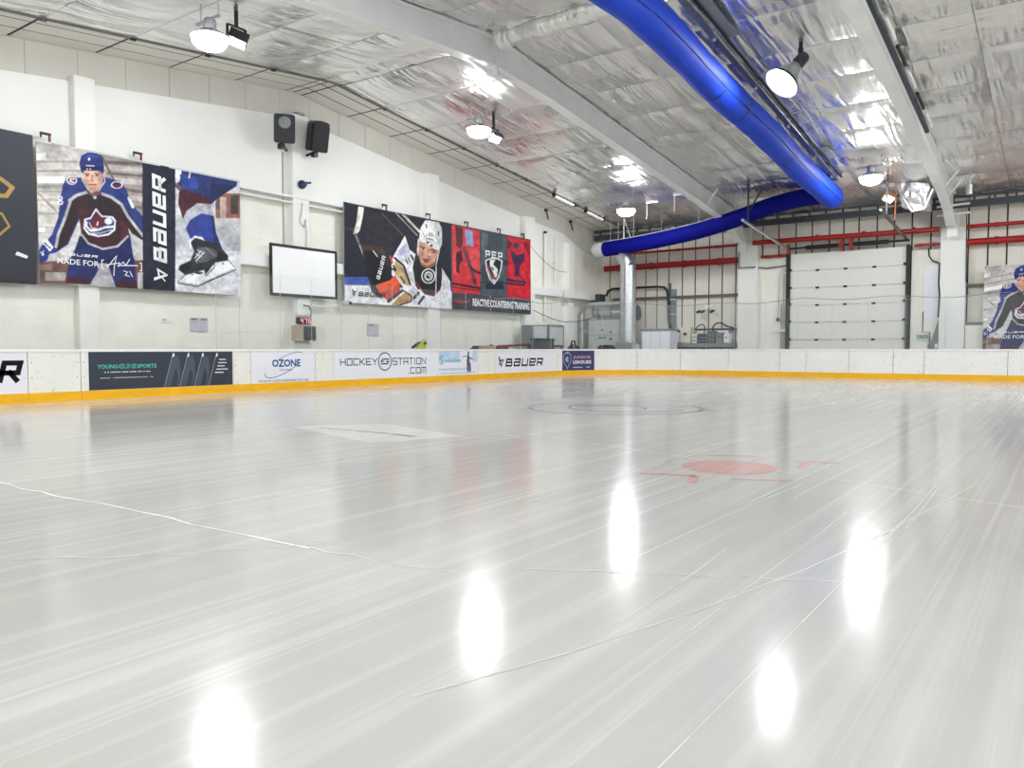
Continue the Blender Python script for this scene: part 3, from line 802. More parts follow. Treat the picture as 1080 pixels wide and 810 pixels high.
# tiles along the left gable with dark joints, and the grey rail at their edge
for ye in (YW, YN):
    bb = MB().face([(XW, RY, RZ+0.008), (-17.6, RY, RZ+0.008), (-17.6, ye, roof(ye)+0.008), (XW, ye, roof(ye)+0.008)])
    obj('tile_grid', bb, M_DARKJOINT, slope(ye))
tx = [(-19.29, -18.71), (-18.65, -18.11), (-18.05, -17.64)]
tmesh = {}
for L in (YS_R, YS_L):
    ys = [RY + (0.0 if L is YS_R else 0.0)] + [15.98 if L is YS_R else 15.4] + L[1:]
    for c, d in zip(ys[:-1], ys[1:]):
        ya, yb = min(c, d), max(c, d); yc = (ya+yb)/2; s = 1 if yc > RY else -1
        for x0, x1 in tx:
            key = round(x1-x0, 2)
            if key not in tmesh:
                o = obj('ceiling_tile', MB().box(-0.5, 0.5, -0.5, 0.5, -0.004, 0.004), M_TILE, slope(yc)); tmesh[key] = o.data
            else:
                o = link(bpy.data.objects.new('ceiling_tile', tmesh[key]), slope(yc))
            o.location = ((x0+x1)/2, yc, roof(yc)); o.rotation_euler = (-math.atan(SL)*s, 0, 0)
            o.scale = (x1-x0, yb-ya-0.06, 1)
for ye in (YW-0.9, YN):
    obj('edge_rail', MB().bar((-17.6, RY, RZ-0.03), (-17.6, ye, roof(ye)-0.03), 0.08, 0.06), M_RAIL, slope(ye))
for y in YS_R[1:-2] + YS_L[1:6]:
    obj('rail_bracket', MB().box(-17.64, -17.56, y-0.06, y+0.06, roof(y)-0.09, roof(y)-0.05), M_BLACK, slope(y))
for y in (YS_R[:2] + YS_R[2:5] + YS_L[1:4]):        # seam tapes across the first bay
    obj('seam_tape', MB().bar((-17.66, y, roof(y)-0.03), (-12.0, y, roof(y)-0.03), 0.03, 0.012), M_GALV, slope(y))
for (x, y) in ((-17.55, 28.4), (-17.55, 31.0)):
    o = obj('batten_light', MB().bar((x, y-0.75, roof(y-0.75)-0.14), (x, y+0.75, roof(y+0.75)-0.14), 0.09, 0.07), M_TUBE, slope(y))
    for e in (-0.8, 0.8):
        obj('end_bracket', MB().box(x-0.06, x+0.06, y+e-0.05, y+e+0.05, roof(y+e)-0.2, roof(y+e)-0.02), M_BLACK, slope(y))
obj('batten_light', MB().bar((-12.2, 16.4, RZ-0.16), (-11.1, 16.0, RZ-0.16), 0.12, 0.06), M_TUBE, slope(16))

# --- left gable wall
gable = [(YN-0.3, FZ-0.3), (YW+0.3, FZ-0.3), (YW+0.3, roof(YW)+0.2), (RY, RZ+0.2), (YN-0.3, roof(YN)+0.2)]
wall_left = struct('wall_left', MB().prism(gable, 'x', XW-0.3, XW-0.02), M_PALEJOINT, 'white gable wall behind the long banners', 'wall')
y = YN
while y < YW:
    y2 = min(y+1.16, YW)
    def lo(t): return max(5.4, roof(t) - (0.83 + 0.008*max(0, t-RY)) - 0.25 - (0.35 if t > 31 else 0))
    pl = [(y+0.006, lo(y)), (y2-0.006, lo(y2)), (y2-0.006, roof(y2)-0.005), (y+0.006, roof(y)-0.005)]
    if y < RY < y2: pl = pl[:3] + [(RY, RZ-0.005)] + pl[3:]
    obj('cladding_panel', MB().prism(pl, 'x', XW-0.02, XW), M_CLAD, wall_left)
    y = y2
lining = [(YN, 5.45), (YW, 5.45), (YW, 5.62), (33.0, 5.72), (31.9, 6.1), (31.0, 6.42), (27.0, 6.78), (RY, 8.05), (YN, 6.0)]
obj('wall_lining', MB().prism(lining, 'x', XW-0.02, XW+0.06), M_WALLWHITE, wall_left)
# painted blockwork courses: too small to pick apart, but real joints
def blockwork(name, parent, plane, a0, a1, z0, z1, face, depth=0.08, bw=0.45, bh=0.225):
    mb = MB(); z = z0; row = 0; rnd = random.Random(9)
    while z < z1 - 0.02:
        zt = min(z+bh, z1); a = a0 - (bw/2 if row % 2 else 0)
        while a < a1:
            p, q = max(a, a0), min(a+bw, a1)
            if q - p > 0.03:
                e = rnd.uniform(0, 0.0015)
                if plane == 'x': mb.box(face-depth, face+e, p+0.0006, q-0.0006, z+0.007, zt-0.007)
                else: mb.box(p+0.004, q-0.004, face-e, face+depth, z+0.004, zt-0.004)
            a += bw
        z = zt; row += 1
    if plane == 'x': back = MB().box(face-depth-0.01, face-0.008, a0, a1, z0, z1)
    else: back = MB().box(a0, a1, face+0.005, face+depth+0.01, z0, z1)
    obj('mortar', back, M_BLOCK, parent)
    return tag(obj(name, mb, M_BLOCK, parent), None, kind='stuff')
blockwork('blockwork', wall_left, 'x', YN, YW, FZ, 5.45, XW+0.06)

def pilaster(y0, y1, top, base=FZ):
    o = obj('pilaster', MB().bevbox(XW, -19.0, y0, y1, base, top, 0.012), M_WALLWHITE, wall_left)
for a, b, t in ((9.12, 9.6, 7.45), (15.38, 16.0, 8.08), (21.4, 22.05, 7.42), (27.6, 28.35, 6.74), (31.2, 31.65, 6.0), (2.9, 3.4, 6.8), (-3.3, -2.9, 6.3)):
    pilaster(a, b, t)
obj('ridge_bracket', MB().box(-19.2, -18.98, 15.55, 15.85, 8.08, 8.16), M_GREYMID, wall_left)

# white cable trays and the boxed rail across the left wall
def trim(n, mb, m, label, cat): return struct('trim_%d' % n, mb, m, label, cat)
trim(1, MB().bevbox(-19.24, -18.98, 13.3, 30.6, 3.45, 3.79, 0.015), M_STEELW, 'white boxed rail running along the left wall behind the banners', 'rail')
trim(2, MB().box(-19.24, -18.97, 12.9, 17.5, 5.58, 5.64).box(-19.24, -18.99, 12.9, 17.5, 5.42, 5.46), M_STEELW, 'twin white cable trunking across the ridge column', 'trunking')
trim(3, MB().bevbox(-19.0, -18.75, 30.7, 34.1, 3.42, 3.76, 0.015), M_STEELW, 'white boxed rail end near the far left corner', 'rail')
obj('rail_end_box', MB().box(-18.98, -18.5, 33.2, 33.75, 3.3, 3.72), M_STEELD, bpy.data.objects['trim_3'])

# --- far wall: cream cladding sheets between dark joints, girts and eaves rails
wall_far = struct('wall_far', MB().box(XW-0.3, XR+0.3, YW+0.04, YW+0.3, FZ-0.3, 7.2), M_DARKJOINT, 'far wall of cream cladding sheets with dark upright joints', 'wall')
seams = [XW, -18.8, -18.1, -17.45, -16.85, -16.25, -15.64, -14.96, -14.32, -13.65, -13.02, -12.39, -11.85, -11.19, -10.49, -9.76, -9.09, -8.39, -7.82, -7.23, -6.54, -5.9, -5.25, -4.58, -3.95, -3.3, -2.65, -2.04]
x = -2.04
while x < XR: x += 0.66; seams.append(x)
for a, b in zip(seams[:-1], seams[1:]):
    obj('cladding_sheet', MB().box(a+0.03, b-0.03, YW, YW+0.05, FZ, 6.78), M_CLADFAR, wall_far)
obj('girt', MB().box(-18.6, -12.0, YW-0.14, YW-0.02, 3.46, 3.58), M_RAIL, wall_far)
obj('girt', MB().box(-3.4, -2.5, YW-0.14, YW-0.02, 3.44, 3.56), M_RAIL, wall_far)
obj('girt', MB().box(-3.4, -2.5, YW-0.14, YW-0.02, 2.0, 2.1), M_GREYMID, wall_far)
# eaves rails: two dark steel channels with short posts between them
eaves_rail = tag(thing('eaves_rail', 'dark blue-grey steel eaves rails with short posts under the foil', 'rail', (XW+0.2, 33.95, 6.5)), None, kind='structure')
obj('lower_channel', MB().box(XW+0.1, XR, 33.85, 34.05, 6.38, 6.62), M_STEELD, eaves_rail)
obj('upper_channel', MB().box(XW+0.1, XR, 33.85, 34.05, 6.76, 6.86), M_STEELD, eaves_rail)
for i in range(32):
    x = XW + 0.4 + i*0.66
    if x < 3: obj('post', MB().box(x-0.03, x+0.03, 33.9, 34.0, 6.6, 6.78), M_STEELD, eaves_rail)

# white blockwork on both sides of the shutter door, low wall at the right column
blockwork('block_infill', wall_far, 'y', -11.4, -9.98, FZ, 5.1, 34.5, 0.2)
blockwork('block_infill', wall_far, 'y', -5.2, -4.2, FZ, 4.95, 34.5, 0.2)
blockwork('low_block_wall', wall_far, 'y', -3.3, -2.62, FZ, 1.98, 34.45, 0.25)
obj('lining_sheet', MB().box(-4.75, -4.2, 34.46, 34.5, 2.2, 4.3), M_COOLWHITE, wall_far)

# --- right and near walls, behind and beside the camera
struct('wall_right', MB().prism(gable, 'x', XR, XR+0.3), M_WALLWHITE, 'plain white gable wall on the right', 'wall')
struct('wall_near', MB().box(XW-0.3, XR+0.3, YN-0.3, YN, FZ-0.3, 7.2), M_WALLWHITE, 'plain white wall behind the camera', 'wall')

# --- white steel portal frames: rafters, knees and boxed columns
def ibeam(mb, pts_top, pts_bot, x, w=0.32, t=0.03):
    # side profile as two polylines in (y, z); web plus flanges
    for (a, b), (c, d) in zip(zip(pts_top[:-1], pts_top[1:]), zip(pts_bot[:-1], pts_bot[1:])):
        n = len(mb.v)
        for xx in (x-t/2, x+t/2):
            for p in (c, d, b, a): mb.v.append((xx, p[0], p[1]))
        mb.f += [tuple(n+i for i in q) for q in ((0,1,2,3),(7,6,5,4),(0,4,5,1),(1,5,6,2),(2,6,7,3),(3,7,4,0))]
        mb.bar((x, c[0], c[1]), (x, d[0], d[1]), w, 0.035)
        mb.bar((x, a[0], a[1]), (x, b[0], b[1]), w, 0.035)
    return mb
def portal(x, group, label, clips):
    t = thing('portal_frame', label, 'portal frame', (x, 34.4, FZ), group, 'structure')
    yy = [RY, 18.2, 21, 25, 28.5, 30.8, 32.4, 33.4]
    dd = [0.80, 0.70, 0.70, 0.70, 0.70, 0.74, 0.92, 1.25]
    top = [(y, roof(y)-0.1) for y in yy]; bot = [(y, roof(y)-d) for y, d in zip(yy, dd)]
    mb = ibeam(MB(), top, bot, x)
    obj('rafter', mb, M_STEELW, t)
    mb = ibeam(MB(), [(2*RY-y, z) for y, z in top], [(2*RY-y, z) for y, z in bot], x)
    obj('rafter', mb, M_STEELW, t)
    obj('apex_plate', MB().box(x-0.17, x+0.17, RY-0.03, RY+0.03, RZ-1.0, RZ-0.1), M_STEELW, t)
    obj('apex_gusset', MB().prism([(RY-0.9, RZ-0.88), (RY+0.9, RZ-0.88), (RY, RZ-1.05)], 'x', x-0.03, x+0.03), M_STEELW, t)
    for ysgn, yc, yf in ((1, 34.5, 34.28), (-1, 2*RY-34.5, 2*RY-34.28)):
        ya, yb = sorted((yc - ysgn*0.95, yc + ysgn*0.25))
        cm = MB()
        pin = [(yc - ysgn*1.12, roof(33.4)-1.25), (yc - ysgn*0.62, 5.75), (yc + ysgn*0.2, 5.75), (yc + ysgn*0.2, roof(yc)), (yc - ysgn*1.12, roof(33.4)-0.1)]
        cm.prism(pin, 'x', x-0.015, x+0.015)
        cm.bar((x, pin[0][0], pin[0][1]), (x, pin[1][0], pin[1][1]), 0.34, 0.035)
        cm.bar((x, pin[2][0], pin[2][1]), (x, pin[3][0], pin[3][1]), 0.34, 0.035)
        cm.bar((x, yc-ysgn*0.6, 5.3), (x, yc-ysgn*0.6, 5.8), 0.34, 0.035)
        obj('knee', cm, M_STEELW, t)
        sh = 0.12 if x < -8 else 0.0
        cx0, cx1 = x-0.43+sh, x+0.43+sh
        y0, y1 = sorted((yf, yf + ysgn*0.5))
        obj('boxed_column', MB().bevbox(cx0, cx1, y0, y1, FZ, 5.72, 0.015), M_WALLWHITE, t)
    if clips:
        for z, yo in ((6.42, 33.55), (6.12, 33.75)):
            obj('batten', MB().tube([(x-0.5, yo, z), (x+0.6, yo-0.1, z+0.02)], 0.045, 8), M_STEELW, t)
        obj('junction_box', MB().bevbox(x-0.1, x+0.1, 33.62, 33.78, 5.78, 5.98, 0.01), M_STEELW, t)
        for yb in (30.6, 31.7):
            obj('fly_brace', MB().bar((x, yb, roof(yb)-0.75), (x+0.55, yb-0.3, roof(yb)-0.15), 0.05, 0.05), M_STEELW, t)
        # cables tied along the rafter
        obj('cable_tray', MB().bar((x+0.22, 8, roof(8)-0.42), (x+0.22, RY, RZ-0.42), 0.10, 0.10).bar((x+0.22, RY, RZ-0.42), (x+0.22, 25.6, roof(25.6)-0.42), 0.10, 0.10), M_STEELD, t)
        for j in range(5):
            a, b = 18.6+j*1.45, 19.7+j*1.45
            obj('conduit', MB().tube([(x+0.33, a, roof(a)-0.33), (x+0.36, (a+b)/2, roof((a+b)/2)-0.38), (x+0.33, b, roof(b)-0.33)], 0.045, 7), M_STEELW if j % 2 == 0 else M_CABLE, t)
    else:
        obj('fly_brace', MB().bar((x, 29.6, roof(29.6)-0.7), (x+0.6, 29.3, roof(29.3)-0.15), 0.05, 0.05), M_STEELW, t)
    return t
portal(-11.8, 'white steel portal frames', 'white steel portal frame nearer the left wall, behind the blue duct', False)
portal(-3.75, 'white steel portal frames', 'white steel portal frame carrying cables, right of the shutter door', True)

# ------------------------------------------------------------------ the ice
ice_mb = MB()
def rink_outline(inset=0.0, n=14):
    r = RB - inset; x0, y1 = XB + inset, YB - inset; x1, y0 = 12.0 - inset, -2.6 + inset
    pts = []
    for cx, cy, a0 in ((XB+RB, YB-RB, math.pi), ):
        for i in range(n+1):
            a = a0 - i/n*math.pi/2; pts.append((cx + r*math.cos(a), cy + r*math.sin(a)))
    pts += [(x1, y1), (x1, y0), (x0, y0)]
    return pts
ol = rink_outline(0.02)
ice_mb.prism(ol, 'z', FZ, 0.0)
ice = struct('ice_sheet', ice_mb, M_ICE, 'glossy white ice sheet with resurfacer tracks', 'ice')
def ice_mark(name, polys, m, z=0.0015, label=None):
    mb = MB()
    for p in polys: mb.face([(q[0], q[1], z) for q in p])
    o = obj(name, mb, m, ice)
    if label: o['label'] = label
def seg(a, b, w):
    d = Vector((b[0]-a[0], b[1]-a[1])); n = Vector((-d.y, d.x)).normalized()*w/2
    return [(a[0]+n.x, a[1]+n.y), (b[0]+n.x, b[1]+n.y), (b[0]-n.x, b[1]-n.y), (a[0]-n.x, a[1]-n.y)]
def ring(c, r, w, a0=0, a1=360, n=36):
    out = []
    for i in range(n):
        t0, t1 = (math.radians(a0 + (a1-a0)*j/n) for j in (i, i+1))
        out.append([(c[0]+r*math.cos(t0), c[1]+r*math.sin(t0)), (c[0]+r*math.cos(t1), c[1]+r*math.sin(t1)),
                    (c[0]+(r-w)*math.cos(t1), c[1]+(r-w)*math.sin(t1)), (c[0]+(r-w)*math.cos(t0), c[1]+(r-w)*math.sin(t0))])
    return out
dot = [[(-2.5 + 0.42*math.cos(t), 6.9 + 0.42*math.sin(t)) for t in np.linspace(0, 2*math.pi, 25)[:-1]]]
ice_mark('faceoff_spot', dot, M_ICERED, label='faded red face-off spot')
ice_mark('faceoff_mark', [seg((-3.0, 6.1), (-2.55, 6.25), .08), seg((-2.55, 6.25), (-2.45, 5.9), .08), seg((-2.95, 7.55), (-2.5, 7.75), .08), seg((-2.0, 7.55), (-1.95, 7.2), .08), seg((-2.25, 6.25), (-1.8, 6.5), .07), seg((-2.1, 7.6), (-1.75, 7.75), .08)], M_ICERED)
c = (-6.75, 12.7)
ice_mark('painted_crest', ring(c, 1.6, 0.07, 150, 420) + ring((-6.6, 12.9), 1.1, 0.06, 180, 360) + ring((-6.9, 12.5), 0.8, 0.05, 20, 160) + [seg((-8.0, 12.6), (-5.3, 13.6), .03), seg((-7.9, 13.0), (-5.6, 14.0), .03), seg((-5.35, 12.3), (-5.1, 13.3), .05)], M_ICEPALE)
ice_mark('painted_panel', [[(-8.75, 7.0), (-7.95, 8.05), (-6.0, 7.45), (-6.5, 6.3)]], M_ICEWHITE, 0.0012, 'white painted panel on the ice')
ice_mark('painted_lettering', [seg((-8.3, 7.12), (-7.7, 7.14), .10), seg((-7.6, 7.14), (-7.0, 7.12), .10), seg((-6.95, 7.12), (-6.5, 7.06), .13)], M_ICEGREY, 0.0022)
ice_mark('ice_line', [seg((-5.9, 8.3), (0.5, 6.0), .03), seg((-6.0, 8.0), (-5.2, 7.7), .03)], M_ICEWHITE, 0.001)
rnd = random.Random(3)
def wander(a, b, w, n=14, j=0.025):
    P = [(a[0]+(b[0]-a[0])*i/n + rnd.uniform(-j, j), a[1]+(b[1]-a[1])*i/n + rnd.uniform(-j, j)) for i in range(n+1)]
    return [seg(p, q, w*rnd.uniform(0.6, 1.25)) for p, q in zip(P[:-1], P[1:])]
ice_mark('refrozen_crack', wander((-9.2, 2.62), (-3.3, 2.76), .018, 22) + wander((-3.3, 2.76), (-2.4, 2.85), .008, 6), M_FROST, 0.002, 'white refrozen crack across the ice')
ice_mark('refrozen_crack', wander((-4.6, 1.45), (-3.9, 2.15), .012, 5, .02) + wander((-3.9, 2.15), (-3.2, 3.0), .006, 5, .02), M_TRACK, 0.002)
ice_mark('refrozen_crack', wander((-2.15, 3.1), (-0.85, 3.78), .008, 14, .02), M_TRACK, 0.002)
tracks = []
for i in range(30):
    x = rnd.uniform(-6.5, 0.6); y0 = rnd.uniform(0.7, 6.0); L = rnd.uniform(1.0, 5.5); cu = rnd.uniform(-0.05, 0.05)
    P = [(x + cu*t*t*2, y0 + L*t) for t in (0, .25, .5, .75, 1)]
    tracks += [seg(p, q, rnd.uniform(0.001, 0.005)) for p, q in zip(P[:-1], P[1:])]
P = [(-1.75 + 0.15*math.sin(t*2), 1.2 + t*5.2) for t in np.linspace(0, 1, 12)]
P = [(-1.62, 1.75), (-1.42, 2.3), (-1.22, 3.0), (-1.02, 3.9), (-0.84, 5.0), (-0.6, 7.0)]
tracks += [seg(p, q, .006) for p, q in zip(P[:-1], P[1:])]
tag(bpy.data.objects['ice_sheet'], None)
mb = MB()
for p in tracks: mb.face([(q[0], q[1], 0.0018) for q in p])
tag(obj('skate_track', mb, M_TRACK, ice), None, kind='stuff')
# ------------------------------------------------------------------ dasher boards round the rink
S1 = YB - RB                       # arc starts (left run: s = y)
S2 = S1 + RB*math.pi/2             # far run starts
def path(s, off=0.0):              # point on the inner face, off > 0 towards the rink
    if s <= S1: return (XB + off, s)
    if s >= S2: return (XB + RB + (s - S2), YB - off)
    a = math.pi - (s - S1)/RB; r = RB - off
    return (XB + RB + r*math.cos(a), YB - RB + r*math.sin(a))
def sfar(x): return S2 + (x - (XB + RB))
def strip(mb, s0, s1, o0, o1, z0, z1):
    n = 1 if (s1 <= S1 or s0 >= S2) else max(2, int((s1-s0)/0.35))
    P = [(path(s0 + (s1-s0)*i/n, o0), path(s0 + (s1-s0)*i/n, o1)) for i in range(n+1)]
    b = len(mb.v)
    for (i0, i1) in P: mb.v += [(i0[0], i0[1], z0), (i1[0], i1[1], z0), (i1[0], i1[1], z1), (i0[0], i0[1], z1)]
    for i in range(n):
        for k in range(4): mb.f.append((b+i*4+k, b+i*4+(k+1)%4, b+i*4+4+(k+1)%4, b+i*4+4+k))
    mb.f.append((b, b+3, b+2, b+1)); mb.f.append((b+n*4, b+n*4+1, b+n*4+2, b+n*4+3))
    return mb
boards = thing('dasher_boards', 'white dasher boards with yellow kick plate and printed adverts around the ice', 'boards', (XB, S1, 0.0))
joints = [-2.4, 0.6, 3.6, 7.04, 8.06, 11.72, 12.22, 14.29, 14.94, 18.3, 21.5, 22.52, 24.6, 26.71, 28.75, 30.6, 32.4] + \
         [sfar(x) for x in (-11.24, -9.2, -8.2, -6.67, -5.17, -4.17, -1.69, 0.8, 3.3, 5.8, 8.3, 10.8)]
cream = (7.04, 11.72, 14.29, 21.5)
for a, b in zip(joints[:-1], joints[1:]):
    obj('board_panel', strip(MB(), a+0.008, b-0.008, 0.0, -0.05, 0.0, 1.02), M_BOARDC if a in cream else M_BOARD, boards)
    obj('kick_plate', strip(MB(), a+0.002, b-0.002, 0.018, 0.0, 0.0, 0.195), M_YELLOW, boards)
    obj('cap_rail', strip(MB(), a+0.001, b-0.001, 0.02, -0.10, 1.02, 1.07), M_CAP, boards)
obj('backing_frame', strip(MB(), joints[0], joints[-1], -0.055, -0.10, 0.0, 1.0), M_DARKJOINT, boards)
bolts = MB()
for j in joints[3:24]:
    for z in (0.5, 0.8):
        for d in (-0.07, 0.07):
            p = path(j+d, 0.004); q = path(j+d, -0.01); bolts.tube([(q[0], q[1], z), (p[0], p[1], z)], 0.012, 6)
tag(obj('bolt', bolts, M_GREYMID, boards), None, kind='stuff')

def onboard(off): return lambda s, z: (*path(s, off), z)
def advert(s0, s1, z0, z1, m, label):
    o = obj('advert', strip(MB(), s0, s1, 0.004, 0.0005, z0, z1), m, boards); o['label'] = label; return o
def ink(parent, mb, m, name='lettering', label=None):
    o = obj(name, mb, m, parent)
    if label: o['label'] = label
    return o
f1 = onboard(0.006); f2 = onboard(0.0075); f3 = onboard(0.009); f4 = onboard(0.016)
def rect(mb, s0, s1, z0, z1, fn, shear=0.0):
    return mb.face([fn(s0, z0), fn(s1, z0), fn(s1+shear, z1), fn(s0+shear, z1)])
def bauer(parent, s0, z0, width, height, w, fn, m, shear=0.22, icon=True):
    mb = MB(); iw = height*1.05
    x = s0
    if icon:
        tag(bauer_icon(parent, s0, z0, height*1.2, fn, m), None); x = s0 + iw*1.35
    stroke_text(mb, 'BaUeR', x, z0, width - (x - s0) - shear*height, height, w, fn, shear, 0.25)
    return ink(parent, mb, m)
def bauer_icon(parent, s0, z0, h, fn, m):
    mb = MB(); P = lambda a, b: fn(s0 + a*h, z0 + b*h)
    mb.face([P(0, 1), P(.22, 1), P(.55, .0), P(.40, .0)])
    stroke_poly(mb, [(s0+.46*h, z0+.04*h), (s0+.80*h, z0+.70*h), (s0+.36*h, z0+.62*h)], .13*h, fn)
    mb.face([P(-.02, .18), P(.03, .12), P(.34, .42), P(.30, .50)])
    return ink(parent, mb, m, 'logo')
# 1 white advert at the left edge of view: only its last letter is in the photograph
ad = advert(3.64, 7.02, 0.20, 1.01, M_COOLWHITE, 'white advert panel ending in a black slanted letter R')
bauer(ad, 3.95, 0.42, 3.02, 0.43, 0.10, f1, M_INK, 0.25)
# 2 dark navy advert
ad = advert(8.22, 11.69, 0.20, 1.01, M_NAVYVINYL, 'dark navy advert with teal lettering and four slanted portraits')
mb = MB(); font_text(mb, 'YOUNG', 8.40, 0.655, 0.44, 0.085, f1, 0.02); font_text(mb, 'SPORTS', 9.27, 0.655, 0.45, 0.085, f1, 0.02); ink(ad, mb, M_INKTEAL)
mb = MB(); font_text(mb, 'GUNS', 8.86, 0.648, 0.385, 0.10, f1, 0.045); ink(ad, mb, M_INKTEAL, 'lettering_outline')
mb = MB(); font_text(mb, 'GUNS', 8.88, 0.660, 0.345, 0.076, f2, 0.0); ink(ad, mb, M_NAVYVINYL)
mb = MB(); s = 8.55; rr = random.Random(4)
while s < 9.55: L = rr.uniform(.02, .06); rect(mb, s, min(s+L, 9.57), .567, .585, f1); s += L + (.03 if rr.random() < .2 else .006)
s = 8.45
while s < 9.62: L = rr.uniform(.015, .04); rect(mb, s, min(s+L, 9.64), .447, .458, f1); s += L + (.07 if rr.random() < .08 else .006)
for j, (a, b) in enumerate(((11.32, 11.50), (11.29, 11.52), (11.27, 11.47), (11.24, 11.56), (11.2, 11.44))):
    rect(mb, a, b, .81-j*.078, .832-j*.078, f1)
ink(ad, mb, M_INKWHITE, 'small_print')
for j in range(4):
    a = 9.90 + j*0.375
    mb = MB(); stroke_poly(mb, [(a, .21), (a+.22, .95)], .012, f2); ink(ad, mb, M_INKPALE, 'blade_line')
    mb = MB(); mb.face([f3(a+.20, .88), f3(a+.25, .90), f3(a+.26, .97), f3(a+.22, .98)]); ink(ad, mb, M_INKWHITE, 'blade_tip')
    if j < 3:
        mb = MB(); mb.face([f1(a+.02, .21), f1(a+.34, .21), f1(a+.40, .50), f1(a+.40, .76), f1(a+.36, .90), f1(a+.28, .93), f1(a+.2, .80)]); ink(ad, mb, M_INKSLATE, 'portrait')
        mb = MB(); mb.face([f2(a+.16, .21), f2(a+.30, .21), f2(a+.34, .45), f2(a+.30, .62), f2(a+.24, .52)]); ink(ad, mb, M_NAVYVINYL, 'portrait_shade')
# 3 ozone advert
ad = advert(12.24, 14.27, 0.20, 1.01, M_COOLWHITE, 'pale advert with blue lettering inside a thin grey ellipse')
mb = MB(); font_text(mb, 'OZONE', 12.86, 0.605, 0.92, 0.20, f2, 0.035); ink(ad, mb, M_INKBLUE)
mb = MB(); font_text(mb, 'ICE RINK', 13.10, 0.50, 0.42, 0.055, f2, 0.0)
font_text(mb, 'WWW.OZONERINK.CO.UK', 12.44, 0.215, 1.62, 0.065, f2, 0.0); ink(ad, mb, M_INKNAVY)
mb = MB(); E1 = []
for t in np.linspace(0, 2*math.pi, 61):
    u, v = 0.66*math.cos(t), 0.20*math.sin(t); E1.append((13.26 + u*.93 - v*.25, 0.66 + v*1.0 + u*.40))
stroke_poly(mb, E1[2:19], .014, f1); stroke_poly(mb, E1[28:53], .018, f1); ink(ad, mb, M_INKGREY, 'ellipse')
# 4 hockey station advert
ad = advert(14.96, 19.25, 0.20, 1.01, M_COOLWHITE, 'white advert with thin black angular lettering and a ring emblem')
mb = MB(); stroke_text(mb, 'HOCKEY', 15.18, 0.60, 1.46, 0.205, 0.028, f1, 0, 0.18); stroke_text(mb, 'STATION', 17.28, 0.59, 1.52, 0.215, 0.028, f1, 0, 0.18)
stroke_text(mb, '.COM', 17.95, 0.305, 0.85, 0.20, 0.028, f1, 0, 0.18); ink(ad, mb, M_INK)
mb = MB(); C0 = [(16.96 + .27*math.cos(t), .70 + .262*math.sin(t)) for t in np.linspace(0, 2*math.pi, 41)]
stroke_poly(mb, C0, .035, f1)
stroke_poly(mb, [(17.12, .77), (16.86, .77), (16.80, .70), (16.9, .705)], .04, f1); stroke_poly(mb, [(16.80, .63), (17.06, .63), (17.12, .70), (17.02, .695)], .04, f1)
ink(ad, mb, M_INKNAVY, 'ring_emblem')
# 5 pale blue advert
ad = advert(19.42, 21.46, 0.20, 1.01, M_INKSKY, 'pale blue advert with a dark skater figure')
mb = MB(); rect(mb, 19.42, 21.46, .20, .62, f1); rect(mb, 20.5, 21.2, .62, 1.01, f1); ink(ad, mb, M_COOLWHITE, 'snow_area')
mb = MB(); rect(mb, 19.42, 20.9, .36, .44, f2); ink(ad, mb, M_INKSKY, 'blue_band')
mb = MB(); stroke_poly(mb, [(19.66, .80), (19.54, .86), (19.48, .74), (19.60, .70), (19.62, .60), (19.5, .58)], .035, f2)
x = 19.72
for hgt in (.06, .06, .13, .06, .06, .12, .06, .06, .06):
    stroke_poly(mb, [(x, .66), (x+.03, .66+hgt), (x+.07, .66), (x+.10, .68)], .022, f2); x += .095
x = 19.5
while x < 21.3: L = rr.uniform(.02, .05); rect(mb, x, x+L, .255, .285, f2); x += L+.018
ink(ad, mb, M_INKSEA)
mb = MB(); Pg = lambda *p: mb.face([f3(20.9+a, .30+b) for a, b in p])
Pg((.0, .0), (.10, .0), (.10, .30), (.14, .36), (.10, .58), (.02, .58), (-.03, .36)); Pg((.12, .0), (.22, .0), (.18, .32), (.10, .30)); Pg((.02, .57), (.10, .57), (.11, .68), (.03, .70)); Pg((-.25, .50), (.0, .52), (.0, .55), (-.25, .53)); Pg((.10, .46), (.30, .40), (.30, .44), (.10, .52))
ink(ad, mb, M_INKGREY, 'skater_figure')
# 6 white advert with black wordmark
ad = advert(22.56, 26.2, 0.20, 1.01, M_COOLWHITE, 'white advert with black slanted wordmark and arrow mark')
bauer(ad, 22.70, 0.43, 2.95, 0.30, 0.065, f1, M_INK, 0.25)
# 7 purple navy advert on the curve
ad = advert(26.98, 28.70, 0.20, 1.01, M_PURPLEVIN, 'purple navy advert with white crest on the curved corner boards')
mb = MB(); font_text(mb, 'JUNIOR', 27.60, .65, .95, .15, f4, 0.03); ink(ad, mb, M_INKORANGE)
mb = MB(); font_text(mb, 'LEAGUES', 27.60, .47, .95, .14, f4, 0.03)
rect(mb, 27.60, 28.1, .31, .335, f4); rect(mb, 28.3, 28.48, .315, .34, f4); ink(ad, mb, M_INKWHITE)
mb = MB(); sh = [(27.05, .82), (27.12, .90), (27.42, .90), (27.48, .82), (27.47, .55), (27.27, .28), (27.06, .55), (27.05, .82)]
stroke_poly(mb, sh, .03, f4); mb.face([f4(27.15, .66), (f4(27.24, .78)), f4(27.34, .74), f4(27.32, .62), f4(27.38, .55), f4(27.20, .55)]); mb.face([f4(27.16, .92), f4(27.38, .92), f4(27.36, .96), f4(27.18, .96)])
ink(ad, mb, M_INKPALE, 'crest')
